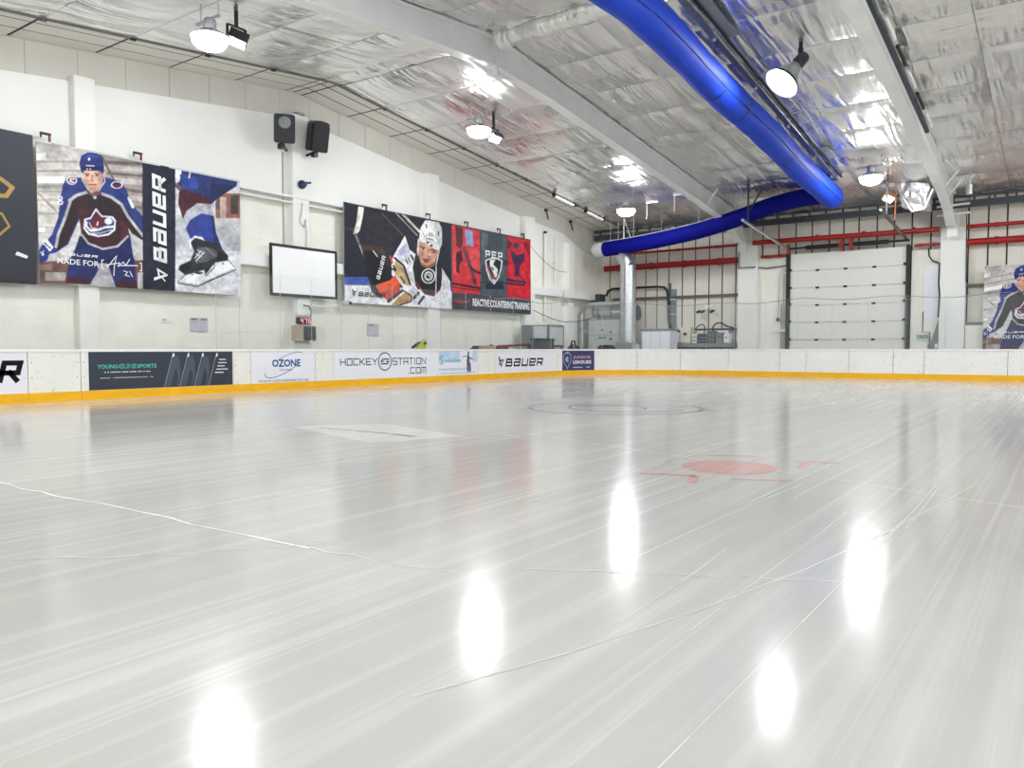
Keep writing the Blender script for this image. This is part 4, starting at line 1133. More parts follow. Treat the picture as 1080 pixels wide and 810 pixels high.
# glass above the boards
panes = [11.29, 11.95, 13.19, 14.22, 15.28, 16.35, 17.34, 18.45, 19.59, 20.9, 22.3, 23.7, 25.0, 26.3, 27.7, 29.1, 30.5, 31.9] + [sfar(x) for x in (-12.2, -11.0, -9.8, -8.55, -7.3, -6.05, -4.8, -3.55, -2.3, -1.0, 0.3, 1.6)]
for a, b in zip(panes[:-1], panes[1:]):
    top = 2.98 if a < S1 else 2.9
    obj('glass_pane', strip(MB(), a+0.008, b-0.008, -0.045, -0.057, 1.07, top), M_GLASS, boards)
    p = path(a, -0.051)
    obj('glass_joint', MB().tube([(p[0], p[1], 1.07), (p[0], p[1], top)], 0.006, 6), M_GALV, boards)
pts = []
for i in range(90):
    s = 22.5 + (sfar(4) - 22.5)*i/89; p = path(s, -0.05)
    pts.append((p[0], p[1], 2.93 + 0.05*math.sin(s*1.9) + 0.03*math.sin(s*0.7)))
obj('top_cable', MB().tube(pts, 0.012, 5), M_GREYMID, boards)

# ------------------------------------------------------------------ banners
XBN = -18.93
def hook(y, z, label, x=-19.0):
    t = thing('wall_hook', label, 'hook', (x, y, z), 'small dark hooks holding the banners')
    obj('bracket', MB().box(x-0.02, x+0.02, y-0.02, y+0.02, z, z+0.20), M_DKRED, t)
    obj('arm', MB().box(x-0.02, x+0.03, y-0.20, y+0.025, z+0.17, z+0.22).box(x-0.01, x+0.02, y-0.2, y-0.17, z+0.1, z+0.18), M_DARK, t)
def banner_frame(t, x, y0, y1, z0, z1, m=M_FOILCAP):
    obj('hem', MB().box(x-0.018, x+0.014, y0, y1, z1-0.02, z1+0.02), m, t)
    obj('back_sheet', MB().box(x-0.05, x-0.03, y0+0.01, y1-0.01, z0+0.01, z1-0.01), M_FOILCAP, t)
t = thing('advert_banner', 'plain black hanging banner at the far left edge', 'banner', (XBN, 6.6, 2.45))
obj('vinyl_sheet', MB().bevbox(XBN-0.03, XBN, 4.6, 8.17, 2.52, 5.83, 0.01), M_BANNERBLK, t)
mb = MB(); g = lambda a, b: (XBN+0.004, a, b)
stroke_poly(mb, [(6.9, 4.9), (7.5, 4.75), (7.72, 4.6), (7.6, 4.4), (7.1, 4.35)], .09, g); stroke_poly(mb, [(7.1, 4.1), (7.5, 4.0), (7.64, 3.75), (7.4, 3.5)], .05, g)
obj('emblem', mb, M_GOLD, t)
mb = MB(); mb.face([g(7.78, 3.22), g(8.0, 3.14), g(7.98, 3.08), g(7.74, 3.14)]); obj('small_mark', mb, M_INKWHITE, t)
obj('hem', MB().box(XBN-0.01, XBN+0.012, 4.6, 8.17, 2.56, 2.60), M_DARK, t)

def player_banner(label):
    t = thing('player_banner', label, 'banner', (XBN, 10.86, 2.57), None)
    o = link(bpy.data.objects.new('printed_sheet', PLAYER_MESH), t); o.location = (-XBN, -10.86, -2.57)
    banner_frame(t, XBN, 8.23, 13.5, 2.57, 5.73)
    fn = lambda u, v: (XBN+0.028, u, v)
    mb = MB(); font_text(mb, 'MADE FOR', 8.60, 3.03, 0.95, 0.13, fn, 0.012)
    stroke_poly(mb, [(9.66, 3.20), (9.62, 3.20), (9.62, 3.0), (9.66, 3.0)], .022, fn); stroke_poly(mb, [(10.56, 3.21), (10.6, 3.21), (10.6, 3.02), (10.56, 3.02)], .022, fn)
    obj('lettering', mb, M_INKWHITE, t)
    mb = MB(); stroke_text(mb, 'BaUeR', 8.69, 3.235, 0.82, 0.06, 0.015, fn, 0.3, 0.3); obj('wordmark', mb, M_INKWHITE, t)
    mb = MB()
    for P in ([(9.74, 3.03), (9.95, 3.30), (9.98, 3.33), (9.92, 3.1), (9.9, 2.85)], [(9.72, 3.08), (9.84, 3.12), (10.05, 3.17), (10.02, 3.08), (10.14, 3.2), (10.2, 3.12), (10.3, 3.28)], [(10.0, 3.10), (10.5, 3.14)], [(10.15, 2.98), (10.24, 2.96), (10.18, 2.88), (10.28, 2.86)], [(10.3, 2.98), (10.36, 2.86)]):
        stroke_poly(mb, P, .02, fn)
    obj('signature', mb, M_INKWHITE, t)
    # vertical wordmark reading upwards on the navy strip
    vf = lambda u, v: (XBN+0.028, 11.28 - v, u)
    mb = MB(); stroke_text(mb, 'BaUeR', 3.26, 0.0, 2.16, 0.36, 0.085, vf, 0.2, 0.22); obj('upright_wordmark', mb, M_INKWHITE, t)
    bauer_icon(t, 2.80, -0.0, 0.36, vf, M_INKWHITE)
    return t
PLAYER_MESH = print_mesh('printed_sheet', PLAYER_PRINT, 8.23, 13.5, 2.57, 5.73, 380, 230, XBN)
pb = player_banner('long banner on the left wall, player in blue and maroon, then a skate close-up')
for y, z in ((8.55, 5.74), (10.7, 5.74)):
    hook(y, z, 'small dark hook above the blue and maroon player banner, %s' % ('nearer the black banner' if y < 9 else 'nearer the skate picture'))
t = thing('player_banner', 'banner of a player in a white helmet and orange sleeve', 'banner', (XBN, 20.0, 2.57))
o = link(bpy.data.objects.new('printed_sheet', print_mesh('printed_sheet', WHITE_HELMET_PRINT, 17.33, 22.63, 2.57, 5.73, 260, 200, XBN)), t); o.location = (-XBN, -20.0, -2.57)
banner_frame(t, XBN, 17.33, 22.63, 2.57, 5.73, M_DARK)
fn = lambda u, v: (XBN+0.028, u, v)
mb = MB(); stroke_text(mb, 'BaUeR', 17.9, 2.80, 1.2, 0.15, 0.034, fn, 0.3, 0.25); obj('wordmark', mb, M_INK, t)
bauer_icon(t, 17.62, 2.79, 0.22, fn, M_INK)
ca, sa = math.cos(1.2), math.sin(1.2)
gf = lambda u, v: (XBN+0.028, 18.86 + u*0.35 - v*0.95, 3.38 + u*0.94 + v*0.3)
mb = MB(); stroke_text(mb, 'BaUeR', 0, 0, 0.85, 0.16, 0.035, gf, 0, 0.3); obj('glove_lettering', mb, M_INKWHITE, t)
t = thing('training_banner', 'red and grey banner with a white shield in its middle', 'banner', (XBN, 25.3, 2.57))
o = link(bpy.data.objects.new('printed_sheet', print_mesh('printed_sheet', RED_PRINT, 22.67, 27.9, 2.57, 5.73, 220, 190, XBN)), t); o.location = (-XBN, -25.3, -2.57)
banner_frame(t, XBN, 22.67, 27.9, 2.57, 5.73, M_DARK)
mb = MB(); stroke_text(mb, 'PEP', 24.68, 4.70, 1.15, 0.28, 0.065, fn, 0, 0.35); obj('lettering', mb, M_INKWHITE, t)
mb = MB(); font_text(mb, 'REACTIVE COUNTERING TRAINING', 23.88, 2.74, 3.9, 0.30, fn, 0.035); obj('lettering', mb, M_INKWHITE, t)
for y, w in ((19.3, 'above the white-helmet banner, over its left half'), (21.5, 'above the white helmet of the pictured player'), (23.7, 'above the left red panel'), (25.8, 'above the grey shield panel'), (27.5, 'above the right red panel')):
    hook(y, 5.74, 'small dark hook ' + w)
# the same print hung on the far wall
c = dup(pb, (-2.7 - (10.86-8.23)*0 , YW-0.6, 1.0), 'player banner on the far wall at the right edge, cut by the frame')
c.rotation_euler = (0, 0, -math.pi/2)
c.location = (-2.7 + (10.86-8.23), YW-0.55, 1.0)

# ------------------------------------------------------------------ fittings on the left wall
def loudspeaker(y, z, yaw, label, front):
    t = thing('loudspeaker', label, 'speaker', (-18.62, y, z), 'loudspeakers on the ridge column')
    R = Matrix.Rotation(yaw, 4, 'Z') @ Matrix.Rotation(math.radians(14), 4, 'Y')
    def place(mb): 
        mb.v = [tuple(Vector((-18.62, y, z)) + (R @ Vector(p))) for p in mb.v]; return mb
    obj('cabinet', place(MB().bevbox(-0.18, 0.2, -0.29, 0.29, -0.4, 0.4, 0.03)), M_BLACK, t)
    obj('grille', place(MB().bevbox(0.19, 0.215, -0.26, 0.26, -0.37, 0.37, 0.01)), M_GRILLE if front else M_BLACK, t)
    if front:
        obj('horn', place(MB().lathe([(0.17, 0.0), (0.15, 0.02), (0.05, 0.01), (0.03, 0.03), (0.0, 0.03)], (0.215, 0.0, 0.17), 20, (1, 0, 0))), M_GREYMID, t)
    else:
        obj('curved_top', place(MB().prism([(-0.29, 0.4), (0.29, 0.4), (0.2, 0.47), (0, 0.5), (-0.2, 0.47)], 'x', -0.18, 0.2)), M_BLACK, t)
    obj('bracket', MB().bar((-18.98, y*0.6+15.7*0.4, z-0.5), (-18.75, y, z-0.4), 0.06, 0.06).box(-18.85, -18.68, y-0.07, y+0.07, z-0.55, z-0.4), M_BLACK, t)
loudspeaker(14.80, 7.42, math.radians(-36), 'black loudspeaker with round horn, left of the ridge column', True)
loudspeaker(16.02, 7.42, math.radians(-14), 'black loudspeaker angled away, right of the ridge column', False)
t = thing('dome_camera', 'small blue-black dome camera on the ridge column', 'camera', (-19.0, 15.75, 6.02))
obj('mount', MB().lathe([(0, 0), (0.13, 0), (0.13, 0.06), (0.08, 0.1), (0, 0.1)], (-19.0, 15.7, 6.02), 16, (1, 0, 0)), M_BLACK, t)
obj('dome', MB().lathe([(0.1, 0), (0.09, 0.05), (0.06, 0.09), (0.0, 0.1)], (-18.9, 15.7, 6.02), 16, (1, 0.2, -0.3)), M_INKNAVY, t)
obj('arm', MB().bar((-18.95, 15.78, 6.08), (-18.85, 15.95, 6.1), 0.05, 0.05), M_BLACK, t)
t = thing('whiteboard', 'large whiteboard in a black frame on the ridge column', 'board', (-18.9, 15.68, 2.66))
obj('panel', MB().box(-18.9, -18.86, 14.45, 16.92, 2.68, 4.13), M_WHITEBRD, t)
for (y0, y1, z0, z1) in ((14.42, 16.95, 4.06, 4.14), (14.42, 16.95, 2.63, 2.71), (14.42, 14.50, 2.7, 4.07), (16.87, 16.95, 2.7, 4.07)):
    obj('frame_bar', MB().bevbox(-18.90, -18.84, y0, y1, z0, z1, 0.008), M_BLACK, t)
obj('wall_mount', MB().box(-19.0, -18.9, 15.45, 15.95, 2.8, 3.9), M_STEELW, t)
t = thing('swing_arm', 'white swing arm with small camera under the whiteboard corner', 'bracket', (-19.0, 16.1, 2.5))
obj('arm', MB().tube([(-18.98, 16.0, 2.42), (-18.8, 16.3, 2.38), (-18.6, 16.85, 2.44), (-18.55, 17.05, 2.52)], 0.02, 7), M_STEELW, t)
obj('camera_body', MB().bevbox(-18.66, -18.46, 16.8, 17.1, 2.46, 2.58, 0.02), M_GREYBOX, t)
obj('lens', MB().lathe([(0.05, 0), (0.05, 0.08), (0, 0.08)], (-18.5, 17.1, 2.52), 10, (1, 0.4, 0)), M_BLACK, t)
t = thing('junction_box', 'white junction box with hanging black cable below the whiteboard', 'box', (-19.0, 15.7, 2.05))
obj('cover', MB().bevbox(-19.0, -18.93, 15.43, 15.93, 2.08, 2.6, 0.015), M_STEELW, t)
obj('cable', MB().tube([(-18.92, 15.66, 2.4), (-18.85, 15.8, 2.38), (-18.85, 15.9, 2.25), (-18.9, 15.93, 2.06)], 0.018, 6), M_CABLE, t)
t = thing('led_display', 'small red digital display on the ridge column', 'display', (-19.0, 15.7, 1.82))
obj('case', MB().bevbox(-19.0, -18.9, 15.43, 15.97, 1.82, 2.03, 0.012), M_BLACK, t)
mb = MB(); dg = lambda u, v: (-18.896, u, v)
def seg7(ch, u, v, w, h, th):
    on = {'1': 'bc', '7': 'abc', '5': 'afgcd', '4': 'fgbc'}[ch]
    S = {'a': [(0, 1), (1, 1)], 'b': [(1, 1), (1, .5)], 'c': [(1, .5), (1, 0)], 'd': [(0, 0), (1, 0)], 'e': [(0, .5), (0, 0)], 'f': [(0, 1), (0, .5)], 'g': [(0, .5), (1, .5)]}
    for k_ in on: stroke_poly(mb, [(u+a*w, v+b*h) for a, b in S[k_]], th, dg)
seg7('4', 15.55, 1.86, 0.07, 0.13, 0.02); seg7('7', 15.68, 1.86, 0.09, 0.13, 0.02); seg7('5', 15.83, 1.86, 0.09, 0.13, 0.02)
obj('digits', mb, M_LED, t)
t = thing('control_box', 'beige wall box with dark square front under the red display', 'box', (-19.0, 15.66, 1.3))
obj('case', MB().bevbox(-19.0, -18.78, 15.25, 16.02, 1.31, 1.78, 0.015), M_BEIGE, t)
obj('dark_front', MB().bevbox(-18.80, -18.74, 15.55, 15.99, 1.35, 1.75, 0.01), M_STEELD, t)
obj('latch', MB().bevbox(-18.78, -18.72, 15.75, 15.85, 1.27, 1.34, 0.01), M_STEELW, t)
def cable(name, label, pts, r, m):
    return tag(obj(name, MB().tube(pts, r, 6), m), label, 'cable')
cable('wall_cable', 'thin white looped cable on the ridge column below the dome camera', [(-18.98, 15.72, 5.5), (-18.97, 15.68, 5.2), (-18.97, 15.6, 4.9), (-18.97, 15.75, 4.75), (-18.97, 15.82, 5.0), (-18.97, 15.86, 4.5), (-18.97, 15.84, 4.15)], 0.014, M_PALECABLE)
for y, w in ((15.2, 'left of the ridge column'), (16.12, 'right of the ridge column')):
    cable('wall_cable', 'thin dark upright cable %s' % w, [(-19.22, y, 6.9), (-19.22, y, 4.0)], 0.012, M_GREYMID)
def notice(y0, y1, z0, z1, m, label, marks):
    t = thing('wall_notice', label, 'notice', (-19.22, (y0+y1)/2, z0))
    obj('sheet', MB().box(-19.24, -19.21, y0, y1, z0, z1), m, t)
    obj('mount', MB().box(-19.29, -19.235, y0+0.03, y1-0.03, z0+0.03, z1-0.03), M_STEELW, t)
    for (a, b, c_, d, mm) in marks: obj('print', MB().box(-19.21, -19.206, a, b, c_, d), mm, t)
M_LILAC = mat('lilac_grey_paper', (196, 190, 204), 0.6)
notice(12.1, 12.62, 1.55, 1.92, M_LILAC, 'lilac-grey notice on the wall under the skate picture', [(12.13, 12.3, 1.86, 1.89, M_INKGREY), (12.4, 12.58, 1.86, 1.89, M_INKGREY)])
notice(11.3, 11.5, 1.77, 1.88, M_WALLWHITE, 'tiny white label with dots on the wall left of the notice', [(11.32, 11.35, 1.82, 1.85, M_INK), (11.37, 11.4, 1.82, 1.85, M_INKBLUE)])
notice(18.6, 19.12, 1.53, 1.93, M_LILAC, 'lilac-grey notice on the wall under the white-helmet banner', [(18.64, 18.9, 1.86, 1.89, M_INKGREY)])
# white conduit drops near the corner
for i, (y, z0, z1, r, w) in enumerate(((29.35, 2.4, 6.2, 0.05, 'first'), (30.2, 4.0, 6.0, 0.025, 'second'))):
    t = thing('wall_conduit', 'white upright pipe on the left wall near the corner, %s' % ('thicker one with dark cap' if i == 0 else 'thinner one beside the corner column'), 'pipe', (-19.1, y, z0))
    obj('pipe', MB().tube([(-19.12, y, z0), (-19.12, y, z1)], r, 8), M_STEELW, t)
    obj('cap', MB().tube([(-19.12, y, z1), (-19.12, y, z1+0.1)], r*1.5, 8), M_DARK if i == 0 else M_STEELW, t)
    obj('clip', MB().box(-19.25, -19.1, y-0.05, y+0.05, (z0+z1)/2, (z0+z1)/2+0.05), M_STEELW, t)
cable('hanging_cable', 'sagging grey cable from the red banner to the corner pipe', [(-19.0, 28.0+i*0.2, 5.5 - 0.9*math.sin(math.pi*min(i, 12)/26)) for i in range(16)], 0.014, M_GREYMID)
cable('hanging_cable', 'sagging dark cable below the red banner running to the corner', [(-18.85, 28.0+i*0.33, 2.75 - 0.45*math.sin(math.pi*i/18)*(1 if i < 9 else 0.9)) for i in range(17)], 0.016, M_CABLE)
for i, y in enumerate((29.6, 31.7)):
    t = thing('purlin_clip', 'dark strut hanging at the tile edge, %s' % ('above the sagging grey cable' if i == 0 else 'nearer the far left corner'), 'bracket', (-19.2, y, roof(y)-0.5))
    obj('strut', MB().bar((-19.25, y, roof(y)-0.03), (-18.9, y-0.35, roof(y)-0.55), 0.05, 0.05), M_DARK, t)
    obj('plate', MB().box(-19.3, -19.2, y-0.05, y+0.08, roof(y)-0.12, roof(y)-0.02), M_DARK, t)

# ------------------------------------------------------------------ blue fabric ducts
t = thing('air_duct', 'large bright blue fabric air duct with a shade-darkened branch along the far wall', 'duct', (-7.25, 20, 7.4))
dp, dr = [], []
for i in range(60):
    y = 6.0 + (30.1-6.0)*i/59
    zc = 6.60 + 0.085*(30.0 - max(y, 14.5))
    dp.append((-7.25 + 0.03*math.sin(y*0.9), y, zc)); dr.append(0.405 + 0.008*math.sin(y*1.7) + 0.006*math.sin(y*3.9))
obj('fabric_tube', MB().tube(dp, dr, 28), M_BLUE, t)
obj('end_cap', MB().lathe([(0.405, 0), (0.40, 0.12), (0.36, 0.26), (0.26, 0.35), (0.0, 0.39)], dp[-1], 24, (0, 1, -0.1)), M_BLUE, t)
for y in (18.6, 20.4, 24.2, 29.2):
    i = min(range(60), key=lambda j: abs(dp[j][1]-y)); p = dp[i]
    obj('seam_band', MB().tube([(p[0], p[1]-0.03, p[2]+.0026), (p[0], p[1]+0.03, p[2]-.0026)], dr[i]+0.006, 28, cap=False), M_ZIP, t)
zmb = MB()
for i in range(0, 59):
    for f_ in (0.0, 0.33, 0.66):
        a = Vector(dp[i]).lerp(Vector(dp[i+1]), f_); r_ = dr[i]+0.004; an = math.radians(-28)
        p = a + Vector((math.cos(an)*r_, 0, math.sin(an)*r_)); zmb.box(p.x-0.012, p.x+0.012, p.y-0.035, p.y+0.035, p.z-0.012, p.z+0.012)
tag(obj('stitching', zmb, M_ZIP, t), None, kind='stuff')
# hanging track above the duct
obj('track', MB().bar((-7.0, 6, roof(6)-0.18), (-7.0, RY, RZ-0.2), 0.16, 0.06).bar((-7.0, RY, RZ-0.2), (-7.0, 29.8, roof(29.8)-0.18), 0.16, 0.06), M_GALV, t)
obj('track', MB().bar((-6.72, 8, roof(8)-0.24), (-6.72, RY, RZ-0.26), 0.05, 0.05).bar((-6.72, RY, RZ-0.26), (-6.72, 29.4, roof(29.4)-0.24), 0.05, 0.05), M_BLACK, t)
for y in (9, 12, 18.0, 21, 24, 27, 29.2):
    obj('hanger', MB().box(-7.03, -6.97, y-0.02, y+0.02, roof(y)-0.3, roof(y)), M_GALV, t)
for (a, b) in ((15.6, 18.2), (20.9, 21.9), (26.4, 27.6)):
    obj('cover_plate', MB().bar((-6.62, a, roof(a)-0.16), (-6.62, b, roof(b)-0.16), 0.26, 0.03), M_GREYMID if a > 22 or a < 17 else M_STEELW, t)

ctrl = [(-7.2, 30.35, 6.72), (-8.3, 30.7, 6.80), (-9.6, 30.95, 6.66), (-10.9, 31.1, 6.36), (-12.8, 31.4, 6.02), (-15.0, 31.7, 5.80), (-16.6, 31.9, 5.70), (-17.55, 32.0, 5.66)]
sp = []
for i in range(len(ctrl)-1):
    for j in range(5):
        tt = j/5; p0, p1, p2, p3 = (Vector(ctrl[max(i-1,0)]), Vector(ctrl[i]), Vector(ctrl[i+1]), Vector(ctrl[min(i+2, len(ctrl)-1)]))
        sp.append(0.5*((2*p1) + (p2-p0)*tt + (2*p0-5*p1+4*p2-p3)*tt*tt + (3*p1-p0-3*p2+p3)*tt**3))
sp.append(Vector(ctrl[-1]))
obj('branch_tube', MB().tube(sp, 0.335, 24), M_BLUESHADE, t)['label'] = 'blue branch duct coloured dark for shade, sloping down along the far wall'
obj('white_collar', MB().tube([sp[-1]-Vector((0.02,0,0)), sp[-1]+Vector((-0.45, 0.03, -0.02)), sp[-1]+Vector((-0.6, 0.05, -0.04))], [0.345, 0.36, 0.25], 24), M_FOILCAP, t)
obj('top_seam', MB().tube([p + Vector((0, -0.06, 0.335)) for p in sp], 0.022, 6), M_FOILCAP, t)
for i in (4, 8, 12, 16, 20, 24, 28, 31, 33):
    p = sp[i]; obj('hanger_wire', MB().tube([(p.x, p.y, p.z+0.33), (p.x, p.y+0.02, roof(p.y)-0.02)], 0.012, 5), M_PALECABLE, t)
p = sp[30]
for d in (-0.25, 0.1):
    obj('hanger_strap', MB().bar((p.x+0.05, p.y, roof(p.y)-0.1), (p.x+d+0.3, p.y, p.z+0.33), 0.04, 0.02), M_STEELW, t)
for (x, y) in ((-13.1, 29.6), (-14.6, 30.2)):
    obj('drop_rod', MB().tube([(x, y, roof(y)), (x, y, roof(y)-0.75)], 0.015, 5).box(x-0.05, x+0.5, y-0.03, y+0.03, roof(y)-0.12, roof(y)-0.06), M_STEELW, t)
# ------------------------------------------------------------------ shutter door on the far wall
door = tag(thing('door_1', 'large white sectional door with dark side tracks in the far wall', 'door', (-7.63, 34.5, FZ)), None, kind='structure')
for i in range(7):
    z0 = 0.0 + i*0.733
    o = MB(); o.bevbox(-9.88, -5.40, 34.45, 34.52, z0+0.006, z0+0.727, 0.012)
    sec = obj('door_section', o, M_DOOR, door)
    for k_ in range(3):
        zz = z0 + 0.18*(k_+1); obj('rib', MB().box(-9.86, -5.42, 34.445, 34.452, zz, zz+0.012), M_GREYJOINT if k_ == 9 else M_DOOR, sec)
    if i:
        for x in (-8.76, -7.65, -6.55):
            obj('hinge', MB().box(x-0.07, x+0.07, 34.42, 34.455, z0-0.04, z0+0.04), M_DARK, sec)
for x, s in ((-9.97, 1), (-5.31, -1)):
    obj('side_track', MB().bevbox(x-0.07, x+0.07, 34.36, 34.52, FZ, 5.2, 0.01), M_DARK, door)
    for z in (1.5, 2.25, 3.0, 3.7, 4.45):
        obj('roller', MB().tube([(x+s*0.05, 34.38, z), (x+s*0.16, 34.38, z)], 0.045, 8), M_BLACK, door)
    obj('side_seal', MB().box(x+s*0.07-0.015, x+s*0.07+0.015, 34.44, 34.5, FZ, 5.15), M_GREYMID, door)
obj('torsion_shaft', MB().tube([(-10.0, 34.25, 5.35), (-5.25, 34.25, 5.35)], 0.05, 8), M_DARK, door)
obj('torsion_spring', MB().tube([(-9.2, 34.25, 5.35), (-7.9, 34.25, 5.35)], 0.09, 10).tube([(-7.3, 34.25, 5.35), (-6.0, 34.25, 5.35)], 0.09, 10), M_BLACK, door)
for x in (-7.75, -7.42, -9.95):
    obj('shaft_bracket', MB().box(x-0.05, x+0.05, 34.2, 34.45, 5.12, 5.55), M_RED, door)
for x, y0, z0, z1, ry in ((-9.9, 28.4, 5.8, 5.3, 29.0), (-5.38, 29.1, 5.8, 5.42, 30.2)):
    obj('overhead_track', MB().bar((x, y0, z0), (x, 34.4, z1), 0.09, 0.07), M_GALV if x < -8 else M_RAIL, door)
    zr = z0 - (z0-z1)*(ry-y0)/(34.4-y0)
    obj('hanger_rod', MB().bar((x, ry, zr), (x, ry, roof(ry)-0.1), 0.05, 0.05), M_BLACK, door)
    obj('hanger_arm', MB().bar((x, ry, zr+1.25), (x+0.55 if x < -8 else x-0.35, ry+0.1, zr+1.32), 0.05, 0.05), M_STEELD, door)
    if x < -8: obj('hanger_arm', MB().bar((x, ry, zr+0.4), (x+0.5, ry+0.1, zr+1.25), 0.05, 0.05), M_BLACK, door)

# ------------------------------------------------------------------ red pipes
def pipe(label, y, pts, r, drops=()):
    t = thing('sprinkler_pipe', label, 'pipe', (pts[0][0], y, pts[0][1]), 'red pipes along the far wall')
    obj('pipe', MB().tube([(x, y, z) for x, z in pts], r, 10), M_RED, t)
    for x, z0, z1 in drops:
        obj('drop_bracket', MB().box(x-0.06, x+0.06, y-0.03, y+0.25, z0, z1), M_RED, t)
    n = max(2, int(abs(pts[-1][0]-pts[0][0])/1.6))
    for i in range(n):
        x = pts[0][0] + (pts[-1][0]-pts[0][0])*(i+0.5)/n
        obj('coupling', MB().tube([(x-0.06, y, pts[0][1]), (x+0.06, y, pts[0][1])], r*1.22, 10), M_RED, t)
pipe('upper red pipe, left of the boxed column', 34.4, [(-17.8, 5.70), (-12.2, 5.70)], 0.055)
pipe('lower thicker red pipe, left of the boxed column', 34.4, [(-18.9, 5.03), (-12.2, 5.03)], 0.14)
pipe('upper red pipe above the shutter door', 34.1, [(-11.4, 5.70), (-4.2, 5.66)], 0.105, ((-7.8, 5.3, 5.6), (-7.4, 5.3, 5.6)))
pipe('upper thin red pipe at the right edge', 34.3, [(-3.32, 5.70), (4.5, 5.70)], 0.075)
pipe('lower thicker red pipe at the right edge', 34.4, [(-3.32, 5.12), (4.5, 5.12)], 0.13)
pipe('short red pipe right of the shutter door', 34.4, [(-5.1, 5.14), (-4.2, 5.14)], 0.055)
pipe('short red pipe left of the shutter door', 34.3, [(-11.1, 5.08), (-10.0, 5.08)], 0.06)

# ------------------------------------------------------------------ plant in the far left corner
t = thing('air_handling_cabinet', 'grey air handling cabinet with small dials in the far corner', 'cabinet', (-17.8, 32.6, FZ))
obj('housing', MB().bevbox(-18.72, -17.0, 32.5, 33.6, FZ, 2.44, 0.02), M_GREYBOX, t)
obj('panel_line', MB().box(-18.70, -17.02, 32.488, 32.502, 1.72, 1.735), M_GREYMID, t)
for x, z in ((-17.95, 1.98), (-17.5, 1.86), (-17.5, 1.55)):
    obj('dial', MB().tube([(x, 32.5, z), (x, 32.46, z)], 0.05, 10), M_BLACK, t)
obj('name_plate', MB().box(-18.15, -17.75, 32.485, 32.5, 1.58, 1.64), M_INKSLATE, t)
t = thing('ventilation_pipe', 'silver lagged pipe bending over the grey cabinet', 'pipe', (-18.9, 32.3, FZ))
obj('pipe', MB().tube([(-18.98, 32.35, FZ), (-18.98, 32.35, 2.6), (-18.93, 32.35, 2.95), (-18.75, 32.35, 3.12), (-18.5, 32.35, 3.16), (-16.9, 32.35, 3.2)], 0.12, 14), M_GALV, t)
for z in (0.9, 2.0): obj('band', MB().tube([(-18.98, 32.35, z), (-18.98, 32.35, z+0.04)], 0.135, 14), M_GREYMID, t)
t = thing('ventilation_drum', 'horizontal silver drum on top of the grey cabinet', 'duct', (-17.6, 33.0, 2.44))
obj('drum', MB().tube([(-18.6, 32.9, 2.86), (-16.35, 32.9, 2.76)], 0.30, 20), M_GALV, t)
for x in (-18.3, -17.6, -16.6): obj('band', MB().tube([(x, 32.9, 2.8), (x+0.05, 32.9, 2.8)], 0.325, 20), M_GREYMID, t)
obj('end_plate', MB().tube([(-16.35, 32.9, 2.74), (-16.3, 32.9, 2.74)], 0.36, 8), M_STEELD, t)
obj('cradle', MB().box(-18.4, -17.2, 32.75, 33.05, 2.445, 2.6), M_GREYMID, t)
t = thing('steel_duct', 'tall vertical galvanised duct rising to the shade-darkened fabric duct', 'duct', (-16.7, 31.9, FZ))
obj('riser', MB().tube([(-16.38, 32.0, 0.98), (-16.38, 32.0, 4.85)], 0.36, 24), M_GALV, t)
for z in (1.42, 2.95, 4.1): obj('joint_ring', MB().tube([(-16.38, 32.0, z), (-16.38, 32.0, z+0.05)], 0.372, 24), M_GALV, t)
obj('top_elbow', MB().tube([(-16.38, 32.0, 4.85), (-16.42, 32.0, 5.0), (-16.55, 32.0, 5.16), (-16.75, 32.0, 5.3)], [0.36, 0.36, 0.34, 0.30], 24), M_GALV, t)
obj('bottom_elbow', MB().prism([(-16.85, FZ), (-15.98, 0.0+FZ), (-15.98, 1.3), (-16.2, 1.42), (-16.78, 1.42)], 'y', 31.62, 32.4), M_GALV, t)
t = thing('plant_box', 'pale blue-white plant box right of the vertical duct', 'box', (-15.2, 32.8, FZ))
obj('case', MB().bevbox(-16.0, -14.62, 32.65, 33.5, FZ, 1.92, 0.02), M_COOLWHITE, t)
obj('lid', MB().bevbox(-16.05, -14.58, 32.6, 33.55, 1.91, 1.99, 0.01), M_GREYMID, t)
for x in (-15.55, -15.1): obj('seam', MB().box(x-0.005, x+0.005, 32.645, 32.66, 0.1, 1.88), M_GREYJOINT, t)
cable('conduit_loop', 'dark conduit looping over the plant and down the far wall',
      [(-18.85, 34.5, 3.7), (-18.75, 34.5, 3.95), (-18.5, 34.5, 4.04), (-16.1, 34.5, 4.04), (-15.75, 34.5, 4.0), (-15.6, 34.5, 3.85), (-15.55, 34.5, 3.6), (-15.5, 34.5, 2.3), (-15.35, 34.5, 2.02), (-15.05, 34.5, 1.92), (-14.8, 34.45, 1.92)], 0.06, M_CABLE)
t = thing('cable_ladder', 'grey upright cable ladder on the far wall left of the switch boxes', 'ladder', (-15.35, 34.55, 1.0))
obj('tray', MB().box(-15.48, -15.22, 34.66, 34.7, 0.9, 3.9), M_GREYMID, t)
obj('side', MB().box(-15.56, -15.49, 34.6, 34.72, FZ, 4.2), M_GREEN, t)
for i in range(4): obj('rung', MB().box(-15.5, -15.2, 34.62, 34.66, 1.3+i*0.7, 1.34+i*0.7), M_STEELW, t)

